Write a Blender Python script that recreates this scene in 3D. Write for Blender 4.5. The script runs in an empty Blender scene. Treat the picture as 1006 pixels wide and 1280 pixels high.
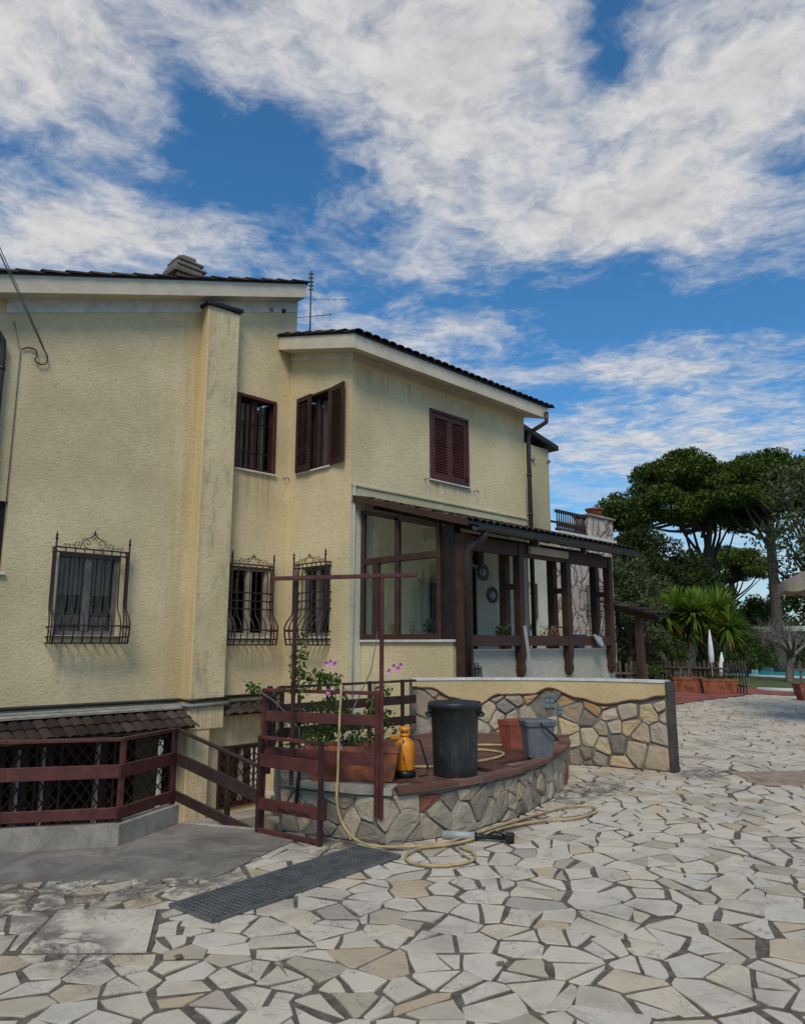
import bpy, bmesh, math, random
import numpy as np
from mathutils import Vector, Matrix, Euler
R = math.radians
rnd = random.Random(7)
S2 = math.sqrt(2)
sc = bpy.context.scene
col = sc.collection

# ------------------------------------------------------------------ camera
cam = bpy.data.cameras.new('camera'); cam_o = bpy.data.objects.new('camera', cam); col.objects.link(cam_o)
cam_o.location = (0, 0, 1.6); cam_o.rotation_euler = (R(90 + 10.05), 0, R(-45))
cam.sensor_fit = 'VERTICAL'; cam.sensor_height = 36; cam.lens = 920 / 1280 * 36
cam.clip_start = .05; cam.clip_end = 3000
sc.camera = cam_o
# ------------------------------------------------------------------ sun and sky
SUN_DIR = Vector((-.62, -.50, .95)).normalized()          # towards the sun
sun = bpy.data.lights.new('sun', 'SUN'); sun.energy = 2.3; sun.angle = R(20); sun.color = (1, .90, .76)
sun_o = bpy.data.objects.new('sun', sun); col.objects.link(sun_o)
sun_o.rotation_euler = SUN_DIR.to_track_quat('Z', 'Y').to_euler(); sun_o.location = (-20, -20, 40)
world = bpy.data.worlds.new('World'); sc.world = world; world.use_nodes = True
vs = sc.view_settings; vs.view_transform = 'Standard'; vs.look = 'None'; vs.exposure = 0.0; vs.gamma = 1; vs.use_curve_mapping = False


class NT:
    """tiny node-tree helper"""
    def __init__(s, tree): s.t = tree; s.n = tree.nodes; s.l = tree.links
    def new(s, typ, **kw):
        n = s.n.new(typ)
        for k, v in kw.items(): setattr(n, k, v)
        return n
    def put(s, sock, v):
        if isinstance(v, bpy.types.NodeSocket): s.l.new(v, sock)
        elif v is not None: sock.default_value = v
    def math(s, op, a, b=None, c=None, clamp=False):
        n = s.new('ShaderNodeMath', operation=op, use_clamp=clamp)
        s.put(n.inputs[0], a); s.put(n.inputs[1], b); s.put(n.inputs[2], c)
        return n.outputs[0]
    def vmath(s, op, a, b=None):
        n = s.new('ShaderNodeVectorMath', operation=op); s.put(n.inputs[0], a); s.put(n.inputs[1], b)
        return n.outputs['Value'] if op in ('LENGTH', 'DOT_PRODUCT', 'DISTANCE') else n.outputs[0]
    def mix(s, f, a, b, mode='MIX'):
        n = s.new('ShaderNodeMix', data_type='RGBA', blend_type=mode)
        s.put(n.inputs[0], f); s.put(n.inputs[6], a); s.put(n.inputs[7], b)
        return n.outputs[2]
    def noise(s, vec, scale, detail=4, rough=.55, dist=0.0, color=False):
        n = s.new('ShaderNodeTexNoise'); s.put(n.inputs['Vector'], vec)
        n.inputs['Scale'].default_value = scale; n.inputs['Detail'].default_value = detail
        n.inputs['Roughness'].default_value = rough; n.inputs['Distortion'].default_value = dist
        return n.outputs['Color' if color else 'Fac']
    def ramp(s, f, stops, interp='LINEAR'):
        n = s.new('ShaderNodeValToRGB'); s.put(n.inputs[0], f); r = n.color_ramp; r.interpolation = interp
        while len(r.elements) < len(stops): r.elements.new(.5)
        for e, (p, c) in zip(r.elements, stops):
            e.position = p; e.color = (c, c, c, 1) if isinstance(c, (int, float)) else (*c, 1)
        return n.outputs[0]
    def maprange(s, v, a, b, c=0., d=1., smooth=True):
        n = s.new('ShaderNodeMapRange'); n.interpolation_type = 'SMOOTHSTEP' if smooth else 'LINEAR'
        s.put(n.inputs[0], v); n.inputs[1].default_value = a; n.inputs[2].default_value = b
        n.inputs[3].default_value = c; n.inputs[4].default_value = d
        return n.outputs[0]


def build_sky():
    t = NT(world.node_tree); t.n.clear()
    out = t.new('ShaderNodeOutputWorld'); bg = t.new('ShaderNodeBackground')
    sky = t.new('ShaderNodeTexSky', sky_type='NISHITA'); sky.sun_disc = False
    sky.sun_elevation = math.asin(SUN_DIR.z); sky.sun_rotation = math.atan2(SUN_DIR.x, SUN_DIR.y)
    sky.air_density = 1.0; sky.dust_density = .6; sky.ozone_density = 3.0
    tc = t.new('ShaderNodeTexCoord'); sep = t.new('ShaderNodeSeparateXYZ'); t.l.new(tc.outputs['Generated'], sep.inputs[0])
    z = t.math('MAXIMUM', sep.outputs[2], .045)
    fx = t.math('DIVIDE', t.math('MULTIPLY', t.math('ADD', sep.outputs[0], sep.outputs[1]), 1 / S2), z)
    rx = t.math('DIVIDE', t.math('MULTIPLY', t.math('SUBTRACT', sep.outputs[0], sep.outputs[1]), 1 / S2), z)
    cmb = t.new('ShaderNodeCombineXYZ'); t.l.new(rx, cmb.inputs[0]); t.l.new(fx, cmb.inputs[1])
    P = cmb.outputs[0]
    warp = t.noise(P, 2.2, 4, .6, color=True)
    Pw = t.vmath('ADD', P, t.vmath('MULTIPLY', t.vmath('SUBTRACT', warp, (.5, .5, .5)), (.34, .34, 0)))
    # broad masses of cloud and open gaps over the garden (r, f, radius r, radius f, weight)
    blobs = [(-.02, 1.02, .34, .30, .40), (.16, 1.36, .26, .28, .36), (.42, 1.62, .26, .20, .34), (.66, 1.28, .32, .42, .36), (.72, 1.66, .24, .16, .22),
             (-.62, 1.12, .32, .22, .34), (-.78, 1.72, .50, .20, .44), (-.05, 2.25, .40, .24, .26), (.10, 1.75, .2, .2, .18), (1.35, 3.7, 1.1, .75, .26), (.85, 2.62, .6, .18, .26),
             (-.32, 1.46, .18, .20, -.27), (.33, 1.10, .05, .16, -.24), (.74, 2.12, .62, .15, -.34), (-.44, .90, .10, .1, -.1), (-.38, 1.24, .05, .14, -.20)]
    acc = None
    for (r0, f0, a, b, w) in blobs:
        d = t.vmath('LENGTH', t.vmath('MULTIPLY', t.vmath('SUBTRACT', Pw, (r0, f0, 0)), (1 / a, 1 / b, 0)))
        g = t.maprange(d, 0., 1.5, w, 0.)
        acc = g if acc is None else t.math('ADD', acc, g)
    n1 = t.noise(Pw, 2.6, 10, .66, .15)
    n2 = t.noise(Pw, 8.5, 8, .64, .2)
    n3 = t.noise(P, 24.0, 6, .65, .2)
    dens = t.math('ADD', t.math('MULTIPLY', n1, .95), t.math('ADD', t.math('MULTIPLY', n2, .52), t.math('MULTIPLY', n3, .22)))
    dens = t.math('ADD', dens, acc)
    cov = t.maprange(dens, .76, 1.32)
    cov = t.math('POWER', cov, .85)
    # thin veil near the horizon
    hz = t.maprange(sep.outputs[2], .02, .36, .80, 0.)
    cov = t.math('MAXIMUM', cov, t.math('MULTIPLY', hz, t.maprange(n1, .3, .6)))
    # lit tops against greyer thick parts
    shade = t.maprange(t.math('SUBTRACT', t.math('ADD', t.math('MULTIPLY', n2, .9), t.math('MULTIPLY', n3, .35)), t.math('MULTIPLY', t.maprange(dens, 1.15, 1.65), .30)), .26, .78, 0., 1.)
    skyc = t.mix(1.0, sky.outputs[0], (.50, 1.06, 1.34, 1), 'MULTIPLY')
    cloud = t.mix(shade, (4.0, 4.15, 4.5, 1), (7.2, 7.1, 7.0, 1))
    t.l.new(t.mix(cov, skyc, cloud), bg.inputs[0]); bg.inputs[1].default_value = .10
    t.l.new(bg.outputs[0], out.inputs[0])
build_sky()

# ------------------------------------------------------------------ materials
MATS = {}
def material(name):
    m = bpy.data.materials.new(name); m.use_nodes = True; t = NT(m.node_tree)
    b = t.n['Principled BSDF']; MATS[name] = m
    return m, t, b
def pos(t): return t.new('ShaderNodeNewGeometry').outputs['Position']
def bump(t, b, h, strength, dist):
    n = t.new('ShaderNodeBump'); n.inputs['Strength'].default_value = strength; n.inputs['Distance'].default_value = dist
    t.put(n.inputs['Height'], h); t.l.new(n.outputs[0], b.inputs['Normal'])

def plain(name, c, rough=.6, metal=0., var=.18, scale=9., bmp=0., bscale=60., spec=.4, dust=0., dustc=(.30, .26, .21)):
    m, t, b = material(name); p = pos(t)
    n = t.noise(p, scale, 5, .6)
    lo = tuple(x * (1 - var) for x in c) + (1,); hi = tuple(min(1, x * (1 + var)) for x in c) + (1,)
    colr = t.mix(t.maprange(n, .3, .7), lo, hi)
    if dust:
        d1 = t.noise(t.vmath('MULTIPLY', p, (1, 1, .35)), 13., 7, .72, .5); d2 = t.noise(p, 70., 4, .65)
        colr = t.mix(t.math('MULTIPLY', t.math('ADD', t.maprange(d1, .46, .72), t.math('MULTIPLY', t.maprange(d2, .56, .70), .6), clamp=True), dust), colr, (*dustc, 1))
    t.l.new(colr, b.inputs['Base Color'])
    n2 = t.noise(p, scale * 5, 3, .6)
    t.put(b.inputs['Roughness'], t.maprange(n2, .2, .8, max(0, rough - .1), min(1, rough + .1)))
    b.inputs['Metallic'].default_value = metal; b.inputs['Specular IOR Level'].default_value = spec
    if bmp: bump(t, b, t.noise(p, bscale, 5, .6), 1., bmp)
    return m

def stucco(name, c, stain=1.0, bmp=.012, orange=False):
    m, t, b = material(name); p = pos(t)
    big = t.noise(p, .55, 4, .6); mid = t.noise(p, 3.5, 5, .65); fine = t.noise(p, 26, 4, .7)
    lo = (c[0] * .80, c[1] * .78, c[2] * .74, 1); hi = (c[0] * 1.06, c[1] * 1.06, c[2] * 1.06, 1)
    colr = t.mix(t.maprange(big, .3, .7), lo, hi)
    colr = t.mix(t.math('MULTIPLY', t.maprange(mid, .52, .75), .30 * stain), colr, (c[0] * .62, c[1] * .62, c[2] * .66, 1))
    # rain streaks: noise stretched along z
    st = t.noise(t.vmath('MULTIPLY', p, (5.5, 5.5, .30)), 1., 5, .6)
    colr = t.mix(t.math('MULTIPLY', t.maprange(st, .56, .78), .42 * stain), colr, (c[0] * .55, c[1] * .53, c[2] * .55, 1))
    # pits of the rough trowelled plaster are coloured darker
    trow = t.noise(t.vmath('MULTIPLY', p, (1, 1, 1.7)), 17., 6, .72, .6)
    colr = t.mix(t.math('MULTIPLY', t.maprange(trow, .50, .36), .34), colr, (c[0] * .50, c[1] * .48, c[2] * .46, 1))
    # splash grime above the ground
    zz = t.new('ShaderNodeSeparateXYZ'); t.l.new(p, zz.inputs[0])
    gr = t.math('MULTIPLY', t.maprange(zz.outputs[2], 1.3, .3), t.maprange(mid, .35, .7))
    colr = t.mix(t.math('MULTIPLY', gr, .5 * stain), colr, (c[0] * .55, c[1] * .58, c[2] * .66, 1))
    if orange:   # rusty run-off beside the pilaster, and flaking damp patches
        so = t.new('ShaderNodeSeparateXYZ'); t.l.new(p, so.inputs[0])
        w = t.math('MULTIPLY', t.maprange(so.outputs[0], 5.35, 6.0), t.maprange(so.outputs[0], 6.25, 6.08))
        w = t.math('MULTIPLY', w, t.maprange(st, .30, .62))
        colr = t.mix(t.math('MULTIPLY', w, .60), colr, (.56, .38, .16, 1))
        dp = t.math('MULTIPLY', t.math('MULTIPLY', t.maprange(so.outputs[0], 6.08, 6.16), t.maprange(so.outputs[0], 6.78, 6.70)), t.maprange(t.noise(t.vmath('MULTIPLY', p, (9, 9, 2.2)), 1., 6, .7), .50, .66))
        colr = t.mix(t.math('MULTIPLY', dp, .45), colr, (.25, .225, .19, 1))
        drip = t.noise(t.vmath('MULTIPLY', p, (16, 16, .5)), 1., 4, .6)
        for (x0, x1, zs, ln) in ((6.86, 7.76, 4.62, 1.1), (3.95, 5.06, 1.57, .8), (9.96, 11.2, 4.62, .36), (7.0, 7.8, 1.54, .7), (8.05, 13.0, 6.40, .5), (3.0, 8.0, 0.66, 1.2)):
            w = t.math('MULTIPLY', t.math('MULTIPLY', t.maprange(so.outputs[0], x0, x0 + .1), t.maprange(so.outputs[0], x1, x1 - .1)), t.math('MULTIPLY', t.maprange(so.outputs[2], zs - ln, zs), t.math('LESS_THAN', so.outputs[2], zs)))
            colr = t.mix(t.math('MULTIPLY', t.math('MULTIPLY', w, t.maprange(drip, .44, .62)), .55), colr, (c[0] * .48, c[1] * .46, c[2] * .46, 1))
    t.l.new(colr, b.inputs['Base Color']); b.inputs['Roughness'].default_value = .92; b.inputs['Specular IOR Level'].default_value = .15
    h = t.math('ADD', t.math('MULTIPLY', trow, 1.), t.math('MULTIPLY', fine, .25))
    bump(t, b, h, 1., bmp)
    return m

def wood(name, c, rough=.45):
    m, t, b = material(name); p = pos(t)
    g = t.noise(t.vmath('MULTIPLY', p, (30, 30, 30)), 1., 3, .6)
    n = t.noise(p, 4., 5, .65)
    lo = tuple(x * .62 for x in c) + (1,); hi = tuple(x * 1.25 for x in c) + (1,)
    colr = t.mix(t.maprange(n, .3, .7), lo, hi)
    colr = t.mix(t.math('MULTIPLY', t.maprange(g, .58, .75), .35), colr, (c[0] * 1.9 + .02, c[1] * 1.9 + .008, c[2] * 1.8 + .005, 1))
    t.l.new(colr, b.inputs['Base Color']); t.put(b.inputs['Roughness'], t.maprange(n, .2, .8, rough - .1, rough + .18))
    bump(t, b, t.math('ADD', g, n), .5, .003)
    return m

def tinted(name, stops, rough=.75, vein=None, dirt=.35, bmp=.004, bscale=35., speck=0., spec=.35, spots=()):
    """pieces with a per-piece 'tint' number stored on the mesh; ramp gives each piece its own colour"""
    m, t, b = material(name); p = pos(t)
    a = t.new('ShaderNodeAttribute', attribute_name='tint').outputs['Fac']
    colr = t.ramp(a, stops, 'LINEAR')
    off = t.new('ShaderNodeCombineXYZ'); t.l.new(t.math('MULTIPLY', a, 91.), off.inputs[0]); t.l.new(t.math('MULTIPLY', a, 57.), off.inputs[1])
    pp = t.vmath('ADD', p, off.outputs[0])
    n = t.noise(pp, 5., 7, .65, .6)
    colr = t.mix(t.math('MULTIPLY', t.maprange(n, .45, .75), .5), colr, t.mix(1., colr, (.66, .64, .60, 1), 'MULTIPLY'))
    if vein:
        v = t.noise(pp, 3.2, 8, .62, 1.4)
        w = t.math('ABSOLUTE', t.math('SUBTRACT', v, .5))
        vm = t.math('MULTIPLY', t.maprange(w, .020, .0), t.maprange(t.noise(pp, 1.7, 2), .42, .62))
        colr = t.mix(t.math('MULTIPLY', vm, .75), colr, (*vein, 1))
    g = t.noise(p, 1.1, 6, .7); g2 = t.noise(p, 40., 4, .6)
    colr = t.mix(t.math('MULTIPLY', t.maprange(g, .48, .72), dirt), colr, (.16, .14, .12, 1))
    colr = t.mix(t.math('MULTIPLY', t.maprange(g2, .55, .75), .22 + speck), colr, t.mix(1., colr, (.45, .43, .40, 1), 'MULTIPLY'))
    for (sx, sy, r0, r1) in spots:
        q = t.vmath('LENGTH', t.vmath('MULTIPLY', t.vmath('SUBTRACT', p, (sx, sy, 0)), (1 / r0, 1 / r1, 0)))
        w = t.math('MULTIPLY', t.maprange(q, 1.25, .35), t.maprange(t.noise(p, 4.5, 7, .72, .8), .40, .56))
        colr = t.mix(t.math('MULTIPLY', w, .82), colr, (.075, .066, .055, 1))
    t.l.new(colr, b.inputs['Base Color']); t.put(b.inputs['Roughness'], t.maprange(g2, .2, .8, rough - .12, rough + .12))
    b.inputs['Specular IOR Level'].default_value = spec
    bump(t, b, t.math('ADD', t.noise(pp, bscale, 5, .65), t.math('MULTIPLY', n, .8)), .8, bmp)
    return m

def leafmat(name, stops, trans=.3, rough=.6):
    m, t, b = material(name)
    a = t.new('ShaderNodeAttribute', attribute_name='tint').outputs['Fac']
    c = t.ramp(a, stops)
    t.l.new(c, b.inputs['Base Color']); b.inputs['Roughness'].default_value = rough; b.inputs['Specular IOR Level'].default_value = .12
    tr = t.new('ShaderNodeBsdfTranslucent'); t.l.new(t.mix(1., c, (1.1, 1.2, .6, 1), 'MULTIPLY'), tr.inputs[0])
    mx = t.new('ShaderNodeMixShader'); mx.inputs[0].default_value = trans
    t.l.new(b.outputs[0], mx.inputs[1]); t.l.new(tr.outputs[0], mx.inputs[2])
    t.l.new(mx.outputs[0], t.n['Material Output'].inputs['Surface'])
    return m

def glass(name, tint=(.8, .85, .82), refl=.06, opaque=.0):
    m = bpy.data.materials.new(name); m.use_nodes = True; t = NT(m.node_tree); t.n.clear(); MATS[name] = m
    out = t.new('ShaderNodeOutputMaterial'); tr = t.new('ShaderNodeBsdfTransparent'); tr.inputs[0].default_value = (*tint, 1)
    gl = t.new('ShaderNodeBsdfGlossy'); gl.inputs['Roughness'].default_value = .03; gl.inputs[0].default_value = (.9, .93, .95, 1)
    lw = t.new('ShaderNodeLayerWeight'); lw.inputs['Blend'].default_value = .25
    f = t.math('ADD', t.math('MULTIPLY', lw.outputs['Fresnel'], .55), refl, clamp=True)
    bn = t.new('ShaderNodeBump'); bn.inputs['Strength'].default_value = .15; bn.inputs['Distance'].default_value = .004
    t.put(bn.inputs['Height'], t.noise(pos(t), 2.2, 2)); t.l.new(bn.outputs[0], gl.inputs['Normal'])
    mx = t.new('ShaderNodeMixShader'); t.put(mx.inputs[0], f); t.l.new(tr.outputs[0], mx.inputs[1]); t.l.new(gl.outputs[0], mx.inputs[2])
    t.l.new(mx.outputs[0], out.inputs[0])
    return m

stucco('stucco', (.745, .605, .365), .55, .014, orange=True)
stucco('stucco_far', (.56, .49, .30), .8)
stucco('plaster_pale', (.64, .63, .50), .35, .004)
stucco('plaster_white', (.52, .48, .40), 1.1, .010)
stucco('stucco_ochre', (.64, .49, .26), .8, .006)
plain('white_paint', (.56, .51, .42), .7, var=.10, scale=3, bmp=.001, bscale=30)
plain('fascia_cream', (.60, .52, .39), .7, var=.09, scale=2.5, bmp=.001, bscale=30)
plain('white_stone', (.60, .58, .53), .6, var=.14, scale=6, bmp=.002)
def concrete(name, c, rough):
    m, t, b = material(name); p = pos(t)
    a = t.noise(p, 2.1, 7, .7, .5); f = t.noise(t.vmath('MULTIPLY', p, (1, 2.2, 1)), 9, 8, .76, .8); g = t.noise(p, 90, 3, .6); st = t.noise(t.vmath('MULTIPLY', p, (9, 9, 1.4)), 1., 5, .65)
    colr = t.mix(t.maprange(a, .32, .68), tuple(x * .62 for x in c) + (1,), tuple(x * 1.3 for x in c) + (1,))
    colr = t.mix(t.math('MULTIPLY', t.maprange(f, .50, .72), .55), colr, tuple(x * .40 for x in c) + (1,))
    colr = t.mix(t.math('MULTIPLY', t.maprange(st, .54, .72), .45), colr, tuple(x * .45 for x in c) + (1,))
    colr = t.mix(t.math('MULTIPLY', t.maprange(g, .56, .74), .5), colr, tuple(min(1, x * 1.9) for x in c) + (1,))
    t.l.new(colr, b.inputs['Base Color']); b.inputs['Roughness'].default_value = rough; b.inputs['Specular IOR Level'].default_value = .2
    bump(t, b, t.math('ADD', t.math('MULTIPLY', f, .7), t.math('MULTIPLY', g, .3)), 1., .008)
concrete('concrete', (.30, .265, .215), .92)
concrete('slab_shaded', (.085, .075, .065), .9)
concrete('concrete_dark', (.21, .185, .155), .8)
plain('mortar', (.135, .112, .088), .95, var=.35, scale=14, bmp=.006, bscale=70, spec=.15)
plain('cement', (.185, .160, .130), .95, var=.35, scale=8, bmp=.008, bscale=40, spec=.15)
wood('timber', (.052, .0205, .012), .55)
wood('timber_black', (.013, .0075, .007), .5)
wood('shutter_red', (.082, .018, .011), .5)
wood('shutter_dark', (.036, .0125, .009), .5)
plain('rail_red', (.085, .022, .018), .5, var=.35, scale=7, bmp=.0015, dust=.30, dustc=(.10, .045, .03))
plain('rail_brown', (.034, .013, .011), .5, var=.35, scale=7, bmp=.0015, dust=.28, dustc=(.08, .04, .028))
plain('iron', (.028, .015, .013), .55, var=.4, scale=30)
plain('iron_black', (.010, .010, .010), .5, var=.3, scale=30)
plain('pipe_brown', (.034, .021, .017), .38, var=.25, scale=12)
plain('pipe_grey', (.21, .21, .19), .55, var=.2, scale=12)
plain('gutter', (.040, .038, .037), .42, var=.3, scale=9)
plain('bin_plastic', (.014, .018, .021), .45, var=.25, scale=14, bmp=.0012, bscale=90, spec=.5, dust=.10)
plain('bucket_grey', (.10, .113, .130), .45, var=.15, scale=10, spec=.5, dust=.22)
plain('plastic_black', (.012, .012, .013), .4, var=.2)
plain('plastic_orange', (.70, .25, .012), .4, var=.15, scale=12, spec=.5, dust=.25, dustc=(.14, .09, .05))
plain('plastic_grey', (.34, .35, .34), .5, var=.2)
plain('plastic_blue', (.03, .09, .30), .4, var=.15)
plain('terracotta', (.255, .082, .040), .8, var=.45, scale=6, bmp=.002, dust=.30, dustc=(.10, .065, .05))
plain('terracotta_red', (.30, .070, .042), .6, var=.22, scale=8, dust=.25)
plain('hose', (.44, .31, .15), .5, var=.25, scale=9, dust=.35, dustc=(.16, .12, .08))
plain('soil', (.05, .035, .024), .95, var=.5, scale=30, bmp=.01)
plain('bark', (.075, .055, .043), .95, var=.45, scale=9, bmp=.03, bscale=9)
plain('bark_grey', (.17, .145, .125), .95, var=.35, scale=12, bmp=.01)
plain('fence_wood', (.105, .078, .062), .85, var=.4, scale=7, bmp=.002)
plain('canvas_white', (.72, .71, .68), .8, var=.1, scale=4)
plain('canvas_beige', (.235, .185, .15), .85, var=.2, scale=7, bmp=.006, bscale=12)
plain('blind', (.42, .36, .26), .7, var=.15, scale=5)
plain('curtain', (.26, .25, .235), .9, var=.2, scale=3)
plain('curtain_light', (.55, .54, .50), .9, var=.12, scale=3)
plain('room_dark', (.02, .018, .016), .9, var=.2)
plain('grate_plastic', (.105, .108, .105), .5, var=.25, scale=8, dust=.35, dustc=(.22, .19, .155))
plain('pool_tile', (.42, .74, .76), .2, var=.12, scale=1.2)
plain('pool_deck', (.55, .50, .43), .8, var=.12, scale=1.5)
plain('ceramic', (.045, .038, .033), .25, var=.5, scale=40)
plain('tile_blue', (.13, .19, .21), .3, var=.35, scale=60)
plain('pink_petal', (.62, .28, .52), .6, var=.25, scale=60)
plain('leaf_dry', (.20, .10, .03), .8, var=.4, scale=30)
plain('paving_red', (.25, .075, .05), .8, var=.3, scale=2.5, bmp=.002)
plain('sheet_metal', (.35, .35, .34), .4, metal=.6, var=.2)
glass('glass_dark', (.80, .77, .72), .02)
glass('glass_clear', (.86, .90, .86), .05)
glass('pool_water', (.45, .86, .90), .05)
TILE = tinted('roof_tile_mat', [(0, (.024, .018, .015)), (.5, (.045, .031, .025)), (1, (.080, .056, .045))], .85, dirt=.3, spec=.15, bmp=.006)
STONE = tinted('marble', [(0, (.42, .35, .25)), (.12, (.53, .455, .345)), (.45, (.62, .54, .42)), (.75, (.56, .495, .395)), (.90, (.60, .505, .365)), (.96, (.49, .375, .24)), (1, (.39, .345, .285))],
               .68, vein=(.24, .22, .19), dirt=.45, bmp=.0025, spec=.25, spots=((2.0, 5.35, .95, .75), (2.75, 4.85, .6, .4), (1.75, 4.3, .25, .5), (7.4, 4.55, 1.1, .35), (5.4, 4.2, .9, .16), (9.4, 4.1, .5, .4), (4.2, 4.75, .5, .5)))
WSTONE = tinted('wall_stone', [(0, (.17, .145, .12)), (.16, (.36, .27, .185)), (.34, (.50, .41, .29)), (.48, (.27, .235, .195)), (.62, (.44, .33, .22)), (.74, (.54, .44, .30)), (.84, (.50, .33, .14)), (.93, (.36, .19, .09)), (1, (.30, .11, .07))],
                .85, dirt=.40, bmp=.016, bscale=14., speck=.15, spec=.2)
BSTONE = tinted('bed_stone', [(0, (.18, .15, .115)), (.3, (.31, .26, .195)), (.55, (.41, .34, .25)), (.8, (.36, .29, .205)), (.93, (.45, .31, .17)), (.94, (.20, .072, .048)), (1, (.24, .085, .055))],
                .90, dirt=.60, bmp=.026, bscale=13., speck=.2, spec=.2)
BRICK = tinted('brick_edge', [(0, (.120, .058, .042)), (.5, (.165, .080, .057)), (1, (.205, .105, .076))], .85, dirt=.4, bmp=.006, spec=.2)
FTILE = tinted('floor_tile_mat', [(0, (.085, .036, .027)), (.5, (.115, .050, .036)), (1, (.150, .066, .046))], .42, dirt=.35, bmp=.003)
leafmat('pine_leaf', [(0, (.014, .028, .006)), (.45, (.048, .080, .012)), (1, (.145, .185, .028))], .24)
leafmat('dark_leaf', [(0, (.016, .026, .008)), (.6, (.038, .056, .014)), (1, (.075, .095, .022))], .25)
leafmat('mid_leaf', [(0, (.015, .032, .008)), (.6, (.045, .080, .018)), (1, (.10, .15, .03))], .3)
leafmat('olive_leaf', [(0, (.035, .05, .022)), (.6, (.085, .105, .048)), (1, (.16, .175, .085))], .25)
leafmat('vine_leaf', [(0, (.03, .055, .012)), (.6, (.075, .125, .025)), (1, (.15, .21, .05))], .35)
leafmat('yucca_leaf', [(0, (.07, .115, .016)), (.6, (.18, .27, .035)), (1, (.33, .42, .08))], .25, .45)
leafmat('yucca_dead', [(0, (.12, .06, .02)), (1, (.30, .16, .045))], .2)
leafmat('grass', [(0, (.05, .075, .018)), (1, (.11, .125, .035))], .2)
plain('lawn_mat', (.085, .105, .030), .95, var=.35, scale=1.5, bmp=.02, bscale=20)
plain('earth_mat', (.10, .085, .05), .95, var=.4, scale=.6)

def clad():
    m, t, b = material('stone_cladding'); p = pos(t)
    q = t.vmath('MULTIPLY', p, (3.6, 3.6, 2.0))
    v = t.new('ShaderNodeTexVoronoi', feature='DISTANCE_TO_EDGE'); t.put(v.inputs['Vector'], t.vmath('ADD', q, t.vmath('MULTIPLY', t.noise(p, 4, 2, color=True), (.5, .5, .5)))); v.inputs['Scale'].default_value = 1.
    v2 = t.new('ShaderNodeTexVoronoi'); t.put(v2.inputs['Vector'], q); v2.inputs['Scale'].default_value = 1.
    c = t.ramp(t.math('FRACT', t.math('MULTIPLY', v2.outputs['Color'], 3.)), [(0, (.42, .34, .28)), (.5, (.52, .46, .40)), (1, (.40, .30, .24))])
    c = t.mix(t.maprange(v.outputs['Distance'], .06, .02), c, (.20, .16, .13, 1))
    t.l.new(c, b.inputs['Base Color']); b.inputs['Roughness'].default_value = .9
    bump(t, b, t.maprange(v.outputs['Distance'], 0, .12), 1., .03)
clad()

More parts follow.
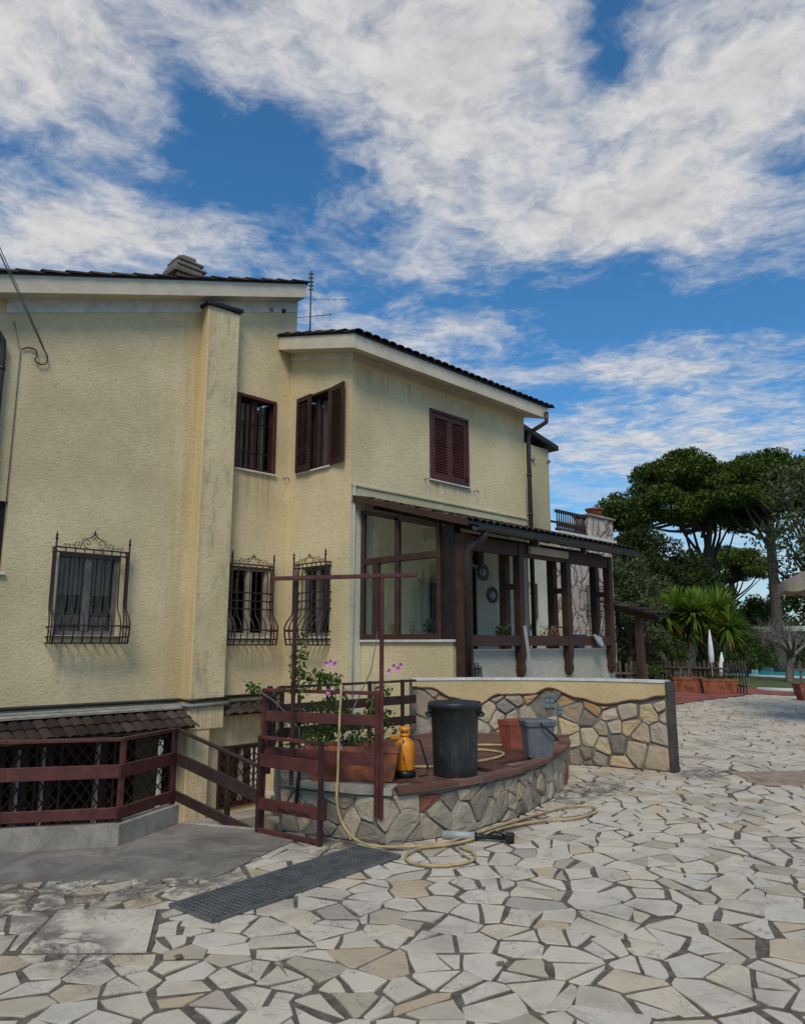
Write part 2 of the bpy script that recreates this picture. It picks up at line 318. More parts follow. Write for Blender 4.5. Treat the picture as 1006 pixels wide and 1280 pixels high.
# ------------------------------------------------------------------ mesh helpers
class MB:
    def __init__(s): s.v = []; s.f = []; s.s = []
    def add(s, vs_, fs_, smooth=False):
        o = len(s.v); s.v += [tuple(v) for v in vs_]
        for f in fs_: s.f.append(tuple(i + o for i in f)); s.s.append(smooth)
        return s
    def obox(s, c, ax, ay, az, b=.0):
        """box with centre c and half axes ax, ay, az (vectors); b chamfer"""
        c, ax, ay, az = map(Vector, (c, ax, ay, az))
        L = [ax.length, ay.length, az.length]
        if b <= 0 or b * 2.2 > 2 * min(L):
            vs_ = [c + i * ax + j * ay + k * az for i in (-1, 1) for j in (-1, 1) for k in (-1, 1)]
            return s.add(vs_, [(0, 1, 3, 2), (4, 6, 7, 5), (0, 4, 5, 1), (2, 3, 7, 6), (0, 2, 6, 4), (1, 5, 7, 3)])
        A = [ax, ay, az]; idx = {}; vs_ = []
        for i in (-1, 1):
            for j in (-1, 1):
                for k in (-1, 1):
                    for a in range(3):
                        sg = (i, j, k); p = c.copy()
                        for q in range(3): p = p + A[q] * sg[q] * (1 if q == a else 1 - b / L[q])
                        idx[(i, j, k, a)] = len(vs_); vs_.append(p)
        fs = []
        for a in range(3):
            o1, o2 = [q for q in range(3) if q != a]
            for sg in (-1, 1):
                f = []
                for (m, n) in ((-1, -1), (1, -1), (1, 1), (-1, 1)):
                    key = [0, 0, 0]; key[a] = sg; key[o1] = m; key[o2] = n; f.append(idx[(*key, a)])
                fs.append(tuple(f))
        for e in range(3):
            o1, o2 = [q for q in range(3) if q != e]
            for m in (-1, 1):
                for n in (-1, 1):
                    k1 = [0, 0, 0]; k1[o1] = m; k1[o2] = n; k2 = list(k1); k1[e] = -1; k2[e] = 1
                    fs.append((idx[(*k1, o1)], idx[(*k2, o1)], idx[(*k2, o2)], idx[(*k1, o2)]))
        for i in (-1, 1):
            for j in (-1, 1):
                for k in (-1, 1): fs.append((idx[(i, j, k, 0)], idx[(i, j, k, 1)], idx[(i, j, k, 2)]))
        return s.add(vs_, fs)
    def box(s, x0, x1, y0, y1, z0, z1, b=0.):
        return s.obox(((x0 + x1) / 2, (y0 + y1) / 2, (z0 + z1) / 2), ((x1 - x0) / 2, 0, 0), (0, (y1 - y0) / 2, 0), (0, 0, (z1 - z0) / 2), b)
    def bar(s, p0, p1, w, h, up=(0, 0, 1), b=0.):
        p0, p1, up = Vector(p0), Vector(p1), Vector(up); d = p1 - p0; L = d.length; d.normalize()
        sd = d.cross(up)
        if sd.length < 1e-4: sd = d.cross(Vector((1, 0, 0)))
        sd.normalize(); u = sd.cross(d)
        return s.obox((p0 + p1) / 2, d * (L / 2), sd * (w / 2), u * (h / 2), b)
    def tube(s, pts, r, n=8, caps=True, closed=False):
        pts = [Vector(p) for p in pts]; m = len(pts); rr = r if isinstance(r, (list, tuple)) else [r] * m
        vs_ = []; prev = None
        for i, p in enumerate(pts):
            a = pts[i - 1] if (i > 0 or closed) else p; c = pts[(i + 1) % m] if (i < m - 1 or closed) else p
            d = (c - a)
            d = d.normalized() if d.length > 1e-9 else Vector((0, 0, 1))
            if prev is None:
                e = d.cross(Vector((0, 0, 1)))
                if e.length < 1e-3: e = d.cross(Vector((1, 0, 0)))
            else: e = prev - d * prev.dot(d)
            if e.length < 1e-6: e = d.orthogonal()
            e.normalize(); prev = e; g = d.cross(e)
            for k in range(n):
                an = 2 * math.pi * k / n; vs_.append(p + (e * math.cos(an) + g * math.sin(an)) * rr[i])
        fs = []
        for i in range(m if closed else m - 1):
            j = (i + 1) % m
            for k in range(n): fs.append((i * n + k, i * n + (k + 1) % n, j * n + (k + 1) % n, j * n + k))
        s.add(vs_, fs, True)
        if caps and not closed:
            o = len(s.v) - len(vs_)
            s.f.append(tuple(o + k for k in range(n))[::-1]); s.s.append(False)
            s.f.append(tuple(o + (m - 1) * n + k for k in range(n))); s.s.append(False)
        return s
    def lathe(s, c, prof, n=24, flat=1.0):
        """prof: (radius, z) pairs bottom to top; flat squeezes y"""
        vs_ = []; fs = []
        for (r, z) in prof:
            for k in range(n):
                a = 2 * math.pi * k / n; vs_.append((c[0] + r * math.cos(a), c[1] + r * math.sin(a) * flat, c[2] + z))
        for i in range(len(prof) - 1):
            for k in range(n): fs.append((i * n + k, i * n + (k + 1) % n, (i + 1) * n + (k + 1) % n, (i + 1) * n + k))
        s.add(vs_, fs, True)
        o = len(s.v) - len(vs_)
        s.f.append(tuple(o + k for k in range(n))[::-1]); s.s.append(False)
        s.f.append(tuple(o + (len(prof) - 1) * n + k for k in range(n))); s.s.append(False)
        return s
    def prism(s, poly, vec):
        """poly of 3D points extruded by vec"""
        n = len(poly); vec = Vector(vec); a = [Vector(p) for p in poly]
        return s.add(a + [p + vec for p in a], [tuple(range(n))[::-1], tuple(range(n, 2 * n))] + [(i, (i + 1) % n, n + (i + 1) % n, n + i) for i in range(n)])
    def loft(s, rings, smooth=False, caps=True):
        n = len(rings[0]); vs_ = [p for r in rings for p in r]; fs = []
        for i in range(len(rings) - 1):
            for k in range(n): fs.append((i * n + k, i * n + (k + 1) % n, (i + 1) * n + (k + 1) % n, (i + 1) * n + k))
        if caps: fs += [tuple(range(n))[::-1], tuple(range((len(rings) - 1) * n, len(rings) * n))]
        return s.add(vs_, fs, smooth)
    def mesh(s, name, mat, base=(0, 0, 0), tint=None, recalc=True):
        me = bpy.data.meshes.new(name); b = Vector(base)
        me.from_pydata([Vector(v) - b for v in s.v], [], s.f)
        if recalc and len(s.f) < 20000:
            bm = bmesh.new(); bm.from_mesh(me); bmesh.ops.recalc_face_normals(bm, faces=bm.faces[:]); bm.to_mesh(me); bm.free()
        me.polygons.foreach_set('use_smooth', s.s)
        if tint is not None:
            at = me.attributes.new('tint', 'FLOAT', 'POINT')
            at.data.foreach_set('value', tint if hasattr(tint, '__len__') else [tint] * len(me.vertices))
        me.materials.append(MATS[mat] if isinstance(mat, str) else mat)
        me.update()
        return me
    def build(s, name, mat, parent=None, base=None, tint=None, recalc=True):
        if base is None: base = BASE[parent.name] if parent else (0, 0, 0)
        o = bpy.data.objects.new(name, s.mesh(name, mat, base, tint, recalc)); col.objects.link(o)
        if parent: o.parent = parent
        else: o.location = base
        BASE[o.name] = Vector(base)
        return o
BASE = {}

def tag(o, label=None, cat=None, group=None, kind=None):
    if label: o['label'] = label
    if cat: o['category'] = cat
    if group: o['group'] = group
    if kind: o['kind'] = kind
    return o
def thing(name, base, label, cat, group=None):
    o = bpy.data.objects.new(name, None); o.empty_display_size = .1; col.objects.link(o); o.location = base
    BASE[o.name] = Vector(base)
    return tag(o, label, cat, group)
def sub(name, parent):
    """an empty part that only groups sub-parts"""
    o = bpy.data.objects.new(name, None); o.empty_display_size = .05; col.objects.link(o); o.parent = parent
    BASE[o.name] = BASE[parent.name].copy()
    return o
def inst(me, name, parent, M):
    o = bpy.data.objects.new(name, me); col.objects.link(o); o.parent = parent
    M = M.copy(); M.translation = M.translation - BASE[parent.name]; o.matrix_local = M
    BASE[o.name] = BASE[parent.name].copy()
    return o
def frame(loc, xa, ya, za):
    xa, ya, za = Vector(xa).normalized(), Vector(ya).normalized(), Vector(za).normalized()
    M = Matrix((xa, ya, za)).transposed().to_4x4(); M.translation = Vector(loc)
    return M

# ---- 2D polygon helpers
def clip(poly, px, py, nx, ny):
    """keep the side where (p - (px,py)).n <= 0"""
    out = []; m = len(poly)
    for i in range(m):
        a = poly[i]; b = poly[(i + 1) % m]
        da = (a[0] - px) * nx + (a[1] - py) * ny; db = (b[0] - px) * nx + (b[1] - py) * ny
        if da <= 0: out.append(a)
        if da * db < 0:
            k = da / (da - db); out.append((a[0] + (b[0] - a[0]) * k, a[1] + (b[1] - a[1]) * k))
    return out
def area(p): return .5 * sum(p[i][0] * p[(i + 1) % len(p)][1] - p[(i + 1) % len(p)][0] * p[i][1] for i in range(len(p)))
def cen(p): return (sum(a[0] for a in p) / len(p), sum(a[1] for a in p) / len(p))
def inset(p, d):
    if area(p) < 0: p = p[::-1]
    q = list(p); n = len(p)
    for i in range(n):
        a = p[i]; b = p[(i + 1) % n]; ex, ey = b[0] - a[0], b[1] - a[1]; L = math.hypot(ex, ey)
        if L < 1e-6: continue
        nx, ny = ey / L, -ex / L
        q = clip(q, a[0] - nx * d, a[1] - ny * d, nx, ny)
        if len(q) < 3: return []
    return q
def simplify(p, d):
    out = []
    for a in p:
        if not out or math.hypot(a[0] - out[-1][0], a[1] - out[-1][1]) > d: out.append(a)
    while len(out) > 3 and math.hypot(out[0][0] - out[-1][0], out[0][1] - out[-1][1]) <= d: out.pop()
    return out
def inside(poly, x, y):
    c = False; n = len(poly); j = n - 1
    for i in range(n):
        if (poly[i][1] > y) != (poly[j][1] > y) and x < (poly[j][0] - poly[i][0]) * (y - poly[i][1]) / (poly[j][1] - poly[i][1]) + poly[i][0]: c = not c
        j = i
    return c
def voronoi(pts, box, k=26):
    P = np.array(pts); cells = []
    for i in range(len(P)):
        d = ((P - P[i]) ** 2).sum(1); nn = np.argpartition(d, min(k, len(P) - 1))[:k + 1]; nn = nn[np.argsort(d[nn])]
        poly = [(box[0], box[2]), (box[1], box[2]), (box[1], box[3]), (box[0], box[3])]
        for j in nn:
            if j == i: continue
            mx, my = (P[i] + P[j]) / 2; nx, ny = P[j] - P[i]
            poly = clip(poly, mx, my, nx, ny)
            if len(poly) < 3: break
        cells.append(poly)
    return cells
def crazy(cells, rng, split_area, ratio=.5):
    out = []
    for p in cells:
        if len(p) < 3: continue
        st = [p]
        while st:
            q = st.pop()
            if abs(area(q)) > split_area and rng.random() < ratio:
                c = cen(q); a = rng.uniform(0, math.pi)
                # cut across the long axis, roughly
                xs = [(v[0] - c[0], v[1] - c[1]) for v in q]; far = max(xs, key=lambda v: v[0] ** 2 + v[1] ** 2)
                a = math.atan2(far[1], far[0]) + rng.uniform(-.6, .6); nx, ny = math.cos(a), math.sin(a)
                c = (c[0] + rng.uniform(-.05, .05), c[1] + rng.uniform(-.05, .05))
                A = clip(q, c[0], c[1], nx, ny); B = clip(q, c[0], c[1], -nx, -ny)
                if len(A) > 2 and len(B) > 2: out += [A, B]; continue
            out.append(q)
    return out

# ------------------------------------------------------------------ the setting: ground, patio, pit, lawn, pool
PIT = [(-4, 10.3), (2.05, 6.44), (2.79, 5.97), (3.53, 6.33), (3.87, 5.62), (4.0, 5.5), (5.0, 7.05), (8.04, 7.05), (8.04, 9.28), (8.04, 11.1), (-4, 11.1)]
SLAB = [(1.2, 6.98), (2.05, 6.44), (2.79, 5.97), (3.53, 6.33), (3.87, 5.60), (3.93, 5.16), (2.95, 4.76), (2.32, 5.30), (1.1, 6.2)]
BEDC = [(4.0, 5.5), (4.06, 5.30), (4.26, 4.60), (4.34, 4.50), (4.60, 4.39), (4.95, 4.32), (5.35, 4.30), (5.80, 4.33), (6.25, 4.42), (6.70, 4.55), (7.15, 4.72), (7.60, 4.92), (8.0, 5.14), (8.42, 5.5)]
def bez(t): # garden wall centre line, right end to left end
    a, b, c, d = (9.15, 4.43), (9.06, 5.45), (8.55, 6.35), (7.3, 7.12)
    q = 1 - t
    return tuple(q ** 3 * a[i] + 3 * q * q * t * b[i] + 3 * q * t * t * c[i] + t ** 3 * d[i] for i in (0, 1))
WALLC = [bez(i / 24) for i in range(25)]
BEDP = BEDC + [w for w in WALLC if w[1] > 5.6] + [(7.2, 7.0), (5.0, 7.0)]

def sheet(name, polys, mat, z):
    mb = MB()
    for p in polys:
        mb.add([(x, y, z) for x, y in p], [tuple(range(len(p)))])
    o = mb.build(name, mat); tag(o, kind='structure'); return o
# open ground to the horizon with a hole where the house and its basement yard stand
HX0, HX1, HY0, HY1 = -5., 30., -6., 12.
g_ = sheet('ground', [[(-900, -900), (900, -900), (900, HY0), (-900, HY0)], [(-900, HY1), (900, HY1), (900, 900), (-900, 900)],
                 [(-900, HY0), (HX0, HY0), (HX0, HY1), (-900, HY1)], [(HX1, HY0), (900, HY0), (900, HY1), (HX1, HY1)]], 'earth_mat', -.02)
# the paved yard's mortar bed; its edge follows the kerb, the concrete apron and the raised bed
patio_polys = [[(-5, -6), (30, -6), (30, 4.0), (-5, 4.0)], [(8.04, 4.0), (30, 4.0), (30, 12), (8.04, 12)],
               [(-5, 4.0), (2.79, 4.0), (2.79, 5.97), (-5, 10.94)], [(2.79, 4.0), (4.0, 4.0), (4.0, 5.5), (3.87, 5.62), (3.53, 6.33), (2.79, 5.97)],
               [(4.0, 4.0), (8.04, 4.0), (8.04, 7.05), (5.0, 7.05), (4.0, 5.5)]]
patio = sheet('patio', patio_polys, 'mortar', -.006)
py_ = MB()
py_.add([(-5, 5.5, -1.45), (8.2, 5.5, -1.45), (8.2, 11.3, -1.45), (-5, 11.3, -1.45)], [(0, 1, 2, 3)])
basement_yard = tag(py_.build('basement_yard', 'concrete_dark'), kind='structure')
rw = MB()
for (a, b) in zip(PIT[:8], PIT[1:8]):
    rw.add([(a[0], a[1], -1.45), (b[0], b[1], -1.45), (b[0], b[1], -.012), (a[0], a[1], -.012)], [(0, 1, 2, 3)])
tag(rw.build('retaining_wall', 'concrete'), 'bare concrete retaining wall around the sunken basement yard', 'wall')

def paving():
    rng = random.Random(11); pts = []; cell = {}
    sp = .245
    def ok(x, y, d):
        gx, gy = int(x / .3), int(y / .3)
        for i in range(gx - 2, gx + 3):
            for j in range(gy - 2, gy + 3):
                for q in cell.get((i, j), ()):
                    if (q[0] - x) ** 2 + (q[1] - y) ** 2 < d * d: return False
        return True
    n = 0
    while n < 170000:
        n += 1
        D_ = math.sqrt(rng.uniform(.6 ** 2, 27.5 ** 2)); r_ = rng.uniform(-1, 1) * (.66 * D_ + 2.6)
        x, y = (D_ + r_) / S2, (D_ - r_) / S2
        if y > 9.3 or x > 25.2: continue
        d = sp * rng.choice((.62, .8, 1., 1.15, 1.3)) * (1.0 if D_ < 9 else 1.3)
        if ok(x, y, d): pts.append((x, y)); cell.setdefault((int(x / .3), int(y / .3)), []).append((x, y))
    cells = crazy(voronoi(pts, (-8, 27, -8, 11)), rng, .052, .62)
    MAN = [(1.93, 4.87), (2.36, 4.47), (2.03, 3.93), (1.56, 4.38)]; MAN2 = [(9.72, 3.95), (10.45, 3.3), (9.75, 2.72), (9.05, 3.35)]
    MANb = [(1.94, 4.91), (2.40, 4.47), (2.03, 3.88), (1.50, 4.38)]
    GR = [(2.42, 4.45), (2.52, 4.04), (4.2, 4.18), (4.1, 4.66)]
    stones = []
    for p in cells:
        c = cen(p)
        if inside(PIT, *c) or inside(MAN2, *c): continue
        if inside(BEDP, *c) and all(inside(BEDP, *a) for a in p): continue
        hid = inside(SLAB, *c) or inside(GR, *c) or inside(BEDP, *c)
        if hid and inside(SLAB, *c) and any(inside(PIT, *a) for a in p): continue
        if c[1] > 9.0 or c[0] > 24.6 or c[0] < -6: continue
        if c[0] > 8.2 and c[1] > 7.2 and c[0] < 13: continue
        if abs(area(p)) > .8: continue
        p = [(a[0] + rng.uniform(-.02, .02), a[1] + rng.uniform(-.02, .02)) for a in p]
        p = simplify(p, .035)
        if len(p) < 3: continue
        q = inset(p, rng.uniform(.007, .015))
        if len(q) < 3 or abs(area(q)) < .6 * abs(area(p)): cc = cen(p); q = [(cc[0] + (a[0] - cc[0]) * .90, cc[1] + (a[1] - cc[1]) * .90) for a in p]
        p = q
        p = simplify(p, .022)
        # stones never run under the marble cover, clip against its edges
        for Q in (MANb,):
            if any(inside(Q, *a) for a in p) or any(inside(p, *a) for a in Q):
                best = None
                for i in range(4):
                    a, b = Q[i], Q[(i + 1) % 4]; nx, ny = (b[1] - a[1]), -(b[0] - a[0])
                    cc = cen(Q)
                    if (cc[0] - a[0]) * nx + (cc[1] - a[1]) * ny < 0: nx, ny = -nx, -ny
                    q = clip(p, a[0], a[1], nx, ny)
                    if len(q) > 2 and (best is None or abs(area(q)) > abs(area(best))): best = q
                p = best or []
        if len(p) < 3 or abs(area(p)) < .004: continue
        D_ = (c[0] + c[1]) / S2; r_ = (c[0] - c[1]) / S2
        vis = not hid and D_ > 2.2 and abs(r_) < .60 * D_ + .1
        stones.append((abs(area(p)) / max(D_, 1.5) ** 3 if vis else 0, p))
    stones.sort(key=lambda s: -s[0])
    def stone_mb(mb, p, z, tilt):
        if area(p) < 0: p = p[::-1]
        # slightly ragged edge: split long edges with a small jog
        q = []
        for i in range(len(p)):
            a, b = p[i], p[(i + 1) % len(p)]; q.append(a); L = math.hypot(b[0] - a[0], b[1] - a[1])
            if L > .16:
                k = rng.uniform(.3, .7); j = rng.uniform(-.010, .006)
                q.append((a[0] + (b[0] - a[0]) * k + (b[1] - a[1]) / L * j, a[1] + (b[1] - a[1]) * k - (b[0] - a[0]) / L * j))
        c = cen(q); n = len(q)
        def zz(a): return z + tilt[0] * (a[0] - c[0]) + tilt[1] * (a[1] - c[1])
        top = [(c[0] + (a[0] - c[0]) * .982, c[1] + (a[1] - c[1]) * .982, zz(a)) for a in q]
        rim = [(a[0], a[1], zz(a) - .003) for a in q]; bot = [(a[0], a[1], -.02) for a in q]
        mb.loft([bot, rim, top], caps=False); mb.add(top, [tuple(range(n))])
        return 4 * n
    rest = MB(); tints = []
    for i, (w, p) in enumerate(stones):
        c = cen(p); z = rng.uniform(-.002, .004); tl = (rng.uniform(-.008, .008), rng.uniform(-.008, .008)); tn = rng.random()
        if i < 300:
            mb = MB(); stone_mb(mb, p, z, tl); b = (c[0], c[1], 0)
            o = bpy.data.objects.new('paving_stone', mb.mesh('paving_stone', STONE, b, tn, False)); col.objects.link(o); o.parent = patio; o.location = b
        else: tints += [tn] * stone_mb(rest, p, z, tl)
    o = rest.build('paving_stone_field', STONE, patio, tint=tints, recalc=False); tag(o, kind='stuff')
    # square marble inspection cover flush with the paving, and the sandstone one by the garden wall
    m = MB(); m.prism([(x, y, -.02) for x, y in MAN], (0, 0, .026)); o = m.build('marble_cover', STONE, tint=.45)
    tag(o, 'large veined marble slab covering an inspection pit in the crazy paving', 'cover')
    m = MB()
    m2 = MB(); m2.prism([(x, y, -.02) for x, y in inset(MAN2, .14)], (0, 0, .030)); m.prism([(x, y, -.02) for x, y in MAN2], (0, 0, .024))
    t_ = thing('sandstone_cover', (9.75, 3.3, 0), 'sandy brown rectangular drain cover with a raised panel in the paving', 'cover')
    m.build('surround', 'sand_cover', t_); m2.build('lid', 'sand_cover', t_)
plain('sand_cover', (.30, .22, .15), .85, var=.25, scale=6, bmp=.004)
paving()
m = MB(); m.prism([(x, y, -.03) for x, y in SLAB], (0, 0, .040)); tag(m.build('concrete_apron', 'concrete_dark'), kind='structure')
# red paving strip and lawn and pool beyond the patio
sheet('red_paving', [[(13.5, 9.0), (27.5, 9.0), (27.5, 16), (13.5, 16)], [(24.6, -2), (26.4, -2), (26.4, 9.0), (24.6, 9.0)]], 'paving_red', .012)
sheet('lawn', [[(26.4, -20), (120, -20), (120, 9.0), (26.4, 9.0)], [(27.5, 9.0), (120, 9.0), (120, 60), (27.5, 60)]], 'lawn_mat', .010)
sheet('pool_deck', [[(36.5, 8.5), (51, 8.5), (51, 24), (36.5, 24)]], 'pool_deck', .02)
pl_ = MB(); pl_.box(38.2, 48, 10.5, 22, -.3, .028); tag(pl_.build('swimming_pool', 'pool_tile'), kind='structure')
m = MB(); m.add([(38.3, 10.6, .05), (47.9, 10.6, .05), (47.9, 21.9, .05), (38.3, 21.9, .05)], [(0, 1, 2, 3)]); tag(m.build('pool_water', 'pool_water'), kind='structure')
# curved edging of the lawn
m = MB(); m.tube([(26.6, 4 + i * .7, .03 + 0.0) for i in range(9)], .09, 6); tag(m.build('lawn_edging', 'white_stone'), 'low pale stone edging between red paving and lawn', 'edging')

# ------------------------------------------------------------------ wall planes
class Pl:
    def __init__(s, o, u, n): s.o = Vector((o[0], o[1], 0)); s.u = Vector((u[0], u[1], 0)); s.n = Vector((n[0], n[1], 0))
    def p(s, u, n, z): return s.o + s.u * u + s.n * n + Vector((0, 0, z))
    def box(s, mb, u0, u1, n0, n1, z0, z1, b=0.):
        return mb.obox(s.p((u0 + u1) / 2, (n0 + n1) / 2, (z0 + z1) / 2), s.u * ((u1 - u0) / 2), s.n * ((n1 - n0) / 2), Vector((0, 0, (z1 - z0) / 2)), b)
PA = Pl((0, 11.1), (1, 0), (0, -1)); PW = Pl((8.04, 0), (0, 1), (-1, 0)); PR = Pl((0, 9.28), (1, 0), (0, -1))
PS = Pl((0, 10.4), (1, 0), (0, -1)); PG = Pl((8.3, 0), (0, 1), (-1, 0)); PF = Pl((0, 7.13), (1, 0), (0, -1))

def wall(mb, pl, u0, u1, z0, ztop, holes, depth=.22):
    us = sorted({u0, u1} | {h[0] for h in holes} | {h[1] for h in holes}); zs = sorted({z0} | {h[2] for h in holes} | {h[3] for h in holes}) + [None]
    for i in range(len(us) - 1):
        for j in range(len(zs) - 1):
            a, b = us[i], us[i + 1]; c, d = zs[j], zs[j + 1]
            if d is not None and any(h[0] <= a and b <= h[1] and h[2] <= c and d <= h[3] for h in holes): continue
            za, zb = (ztop(a), ztop(b)) if d is None else (d, d)
            mb.add([pl.p(a, 0, c), pl.p(b, 0, c), pl.p(b, 0, zb), pl.p(a, 0, za)], [(0, 1, 2, 3)])
    for (a, b, c, d) in holes:
        q = [(a, c), (b, c), (b, d), (a, d)]
        for k in range(4):
            e, f = q[k], q[(k + 1) % 4]
            mb.add([pl.p(e[0], 0, e[1]), pl.p(f[0], 0, f[1]), pl.p(f[0], -depth, f[1]), pl.p(e[0], -depth, e[1])], [(0, 1, 2, 3)])

villa = thing('villa', (8.04, 11.1, 0), 'two storey yellow stucco villa with dark tiled roofs and barred windows', 'house')
V = villa
W1 = (4.02, 4.95, 1.70, 2.92); W2 = (6.93, 7.72, 1.70, 2.92); W3 = (9.80, 10.58, 1.70, 2.92)
U2 = (6.89, 7.73, 4.66, 6.06); U3 = (9.86, 10.76, 4.68, 6.10); U4 = (10.02, 11.15, 4.66, 6.05)
B1 = (2.6, 5.95, -1.12, .22); B2 = (6.80, 7.72, -1.08, -.10); WL = (2.1, 3.27, 2.55, 3.55)
def zA(x): return 6.50 + .335 * (x - 2.82)
def zW(y): return 6.55 + .274 * (y - 8.89)
m = MB(); wall(m, PA, -3, 8.17, -1.45, zA, [W1, W2, U2, B1, B2, WL])
m.add([(8.17, 11.1, 6.4), (8.17, 18, 6.4), (8.17, 18, zA(8.17)), (8.17, 11.1, zA(8.17))], [(0, 1, 2, 3)])
m.add([(-3, 11.1, -1.45), (-3, 18, -1.45), (-3, 18, zA(-3)), (-3, 11.1, zA(-3))], [(0, 1, 2, 3)])
m.add([(-3, 18, -1.45), (8.17, 18, -1.45), (8.17, 18, zA(8.17)), (-3, 18, zA(-3))], [(0, 1, 2, 3)])
m.build('wall', 'stucco', V, recalc=False)
m = MB(); wall(m, PW, 9.28, 11.1, -1.45, zW, [W3, U3]); m.build('wall', 'stucco', V, recalc=False)
m = MB(); wall(m, PR, 8.04, 13.1, 4.26, lambda x: zW(9.28), [U4])
m.add([(13.1, 9.28, 0), (13.1, 16, 0), (13.1, 16, 8.4), (13.1, 9.28, zW(9.28))], [(0, 1, 2, 3)])
m.build('wall', 'stucco', V, recalc=False)
DOOR = (10.05, 11.27, .9, 3.02)
m = MB(); wall(m, Pl((0, 9.285), (1, 0), (0, -1)), 8.04, 13.1, -1.45, lambda x: 4.0, [DOOR]); m.build('wall', 'plaster_pale', V, recalc=False)['label'] = 'pale green plaster wall inside the veranda'
# trim band and conduit on the wing
m = MB(); PR.box(m, 8.06, 13.12, -.02, .035, 4.225, 4.265, .006); m.build('trim_moulding', 'stucco_far', V)
m = MB(); PR.box(m, 8.045, 13.09, -.02, .012, 3.96, 4.223); m.build('trim_band', 'stucco_far', V)
m = MB(); m.tube([(8.10, 9.25, 0.0), (8.10, 9.25, 4.25)], .012, 8); m.build('conduit', 'plaster_white', V)
# white bands under the eaves
m = MB(); m.prism([(3.0, 11.085, zA(3.0) - .27), (8.165, 11.085, zA(8.165) - .27), (8.165, 11.085, zA(8.165) - .01), (3.0, 11.085, zA(3.0) - .01)], (0, .05, 0)); m.build('eave_band', 'white_stone', V)
m = MB(); m.prism([(8.025, 9.27, zW(9.28) - .17), (8.025, 11.1, zW(11.1) - .17), (8.025, 11.1, zW(11.1)), (8.025, 9.27, zW(9.28))], (.05, 0, 0)); m.build('eave_band', 'white_stone', V)
m = MB(); PR.box(m, 8.027, 13.11, -.03, .014, zW(9.28) - .13, zW(9.28) - .005); m.build('eave_band', 'white_stone', V)
# pilaster
m = MB(); m.box(6.10, 6.74, 10.86, 11.2, .22, 7.42, .02); m.box(6.10, 6.50, 10.87, 11.2, -1.45, .22, .02); m.build('pilaster', 'stucco', V)
m = MB(); m.obox((6.42, 10.98, 7.45), (.36, 0, .03), (0, .17, 0), (-.003, 0, .035), .012); m.build('pilaster_cap', 'timber_black', V)
# orange rain stain beside the pilaster is thin weathered paint
# vents
for (x, z, mm) in ((7.55, 7.86, 'pipe_grey'), (7.83, 7.93, 'iron')):
    m = MB(); m.tube([(x, 11.12, z), (x, 11.07, z)], .045, 10); m.build('vent', mm, V)

# ---- roofs
def tile_mesh():
    mb = MB(); n = 6; L = .44; out = []; rings = []
    for (y, r) in ((0, .112), (L, .094)):
        o = [(r * math.cos(math.pi * k / n), y, r * .55 * math.sin(math.pi * k / n)) for k in range(n + 1)]
        i = [((r - .016) * math.cos(math.pi * k / n), y, (r - .016) * .55 * math.sin(math.pi * k / n)) for k in range(n, -1, -1)]
        rings.append(o + i)
    mb.loft(rings)
    for k in range(len(mb.s)): mb.s[k] = False
    return mb
TMS = [tile_mesh().mesh('roof_tile', TILE, tint=t_) for t_ in (.1, .3, .5, .65, .85)]
def tile(parent, loc, slope_dir, across, rng=rnd, wob=.03, w=1.):
    sd = Vector(slope_dir).normalized(); ac = Vector(across).normalized(); up = ac.cross(sd)
    if up.z < 0: up = -up
    sd2 = (sd + up * (-.05 + rng.uniform(-.01, .01)) + ac * rng.uniform(-wob, wob)).normalized(); up2 = (up - sd2 * up.dot(sd2)).normalized(); ac2 = sd2.cross(up2)
    return inst(rng.choice(TMS), 'roof_tile', parent, frame(Vector(loc) + up * rng.uniform(0, .006), ac2, sd2, up2) @ Matrix.Diagonal((w, 1, w, 1)))
# main roof: verge towards the yard, rising to the right
def slab(mb, x0, x1, y0, y1, zf, t0, t1):
    q = [(x0, y0), (x1, y0), (x1, y1), (x0, y1)]
    mb.add([(x, y, zf(x, y) + t0) for x, y in q] + [(x, y, zf(x, y) + t1) for x, y in q], [(3, 2, 1, 0), (4, 5, 6, 7), (0, 1, 5, 4), (1, 2, 6, 5), (2, 3, 7, 6), (3, 0, 4, 7)])
zmr = lambda x, y: 6.44 + .335 * (x - 2.82)
m = MB(); slab(m, -3.3, 8.15, 10.8, 18, zmr, 0, .27); mroof = m.build('roof', 'fascia_cream', V); mroof['label'] = 'white fascia and boards of the main roof'
m = MB(); slab(m, -3.3, 8.16, 10.79, 18, zmr, .272, .31); m.build('roof_deck', 'timber_black', mroof)
for i in range(33):
    x = -3.2 + i * .345
    for r_, yy in enumerate((10.85, 11.05, 11.25)):
        if x < 7.95: tile(mroof, (x, yy, zmr(x, 0) + .315), (1, 0, .335), (0, 1, 0))
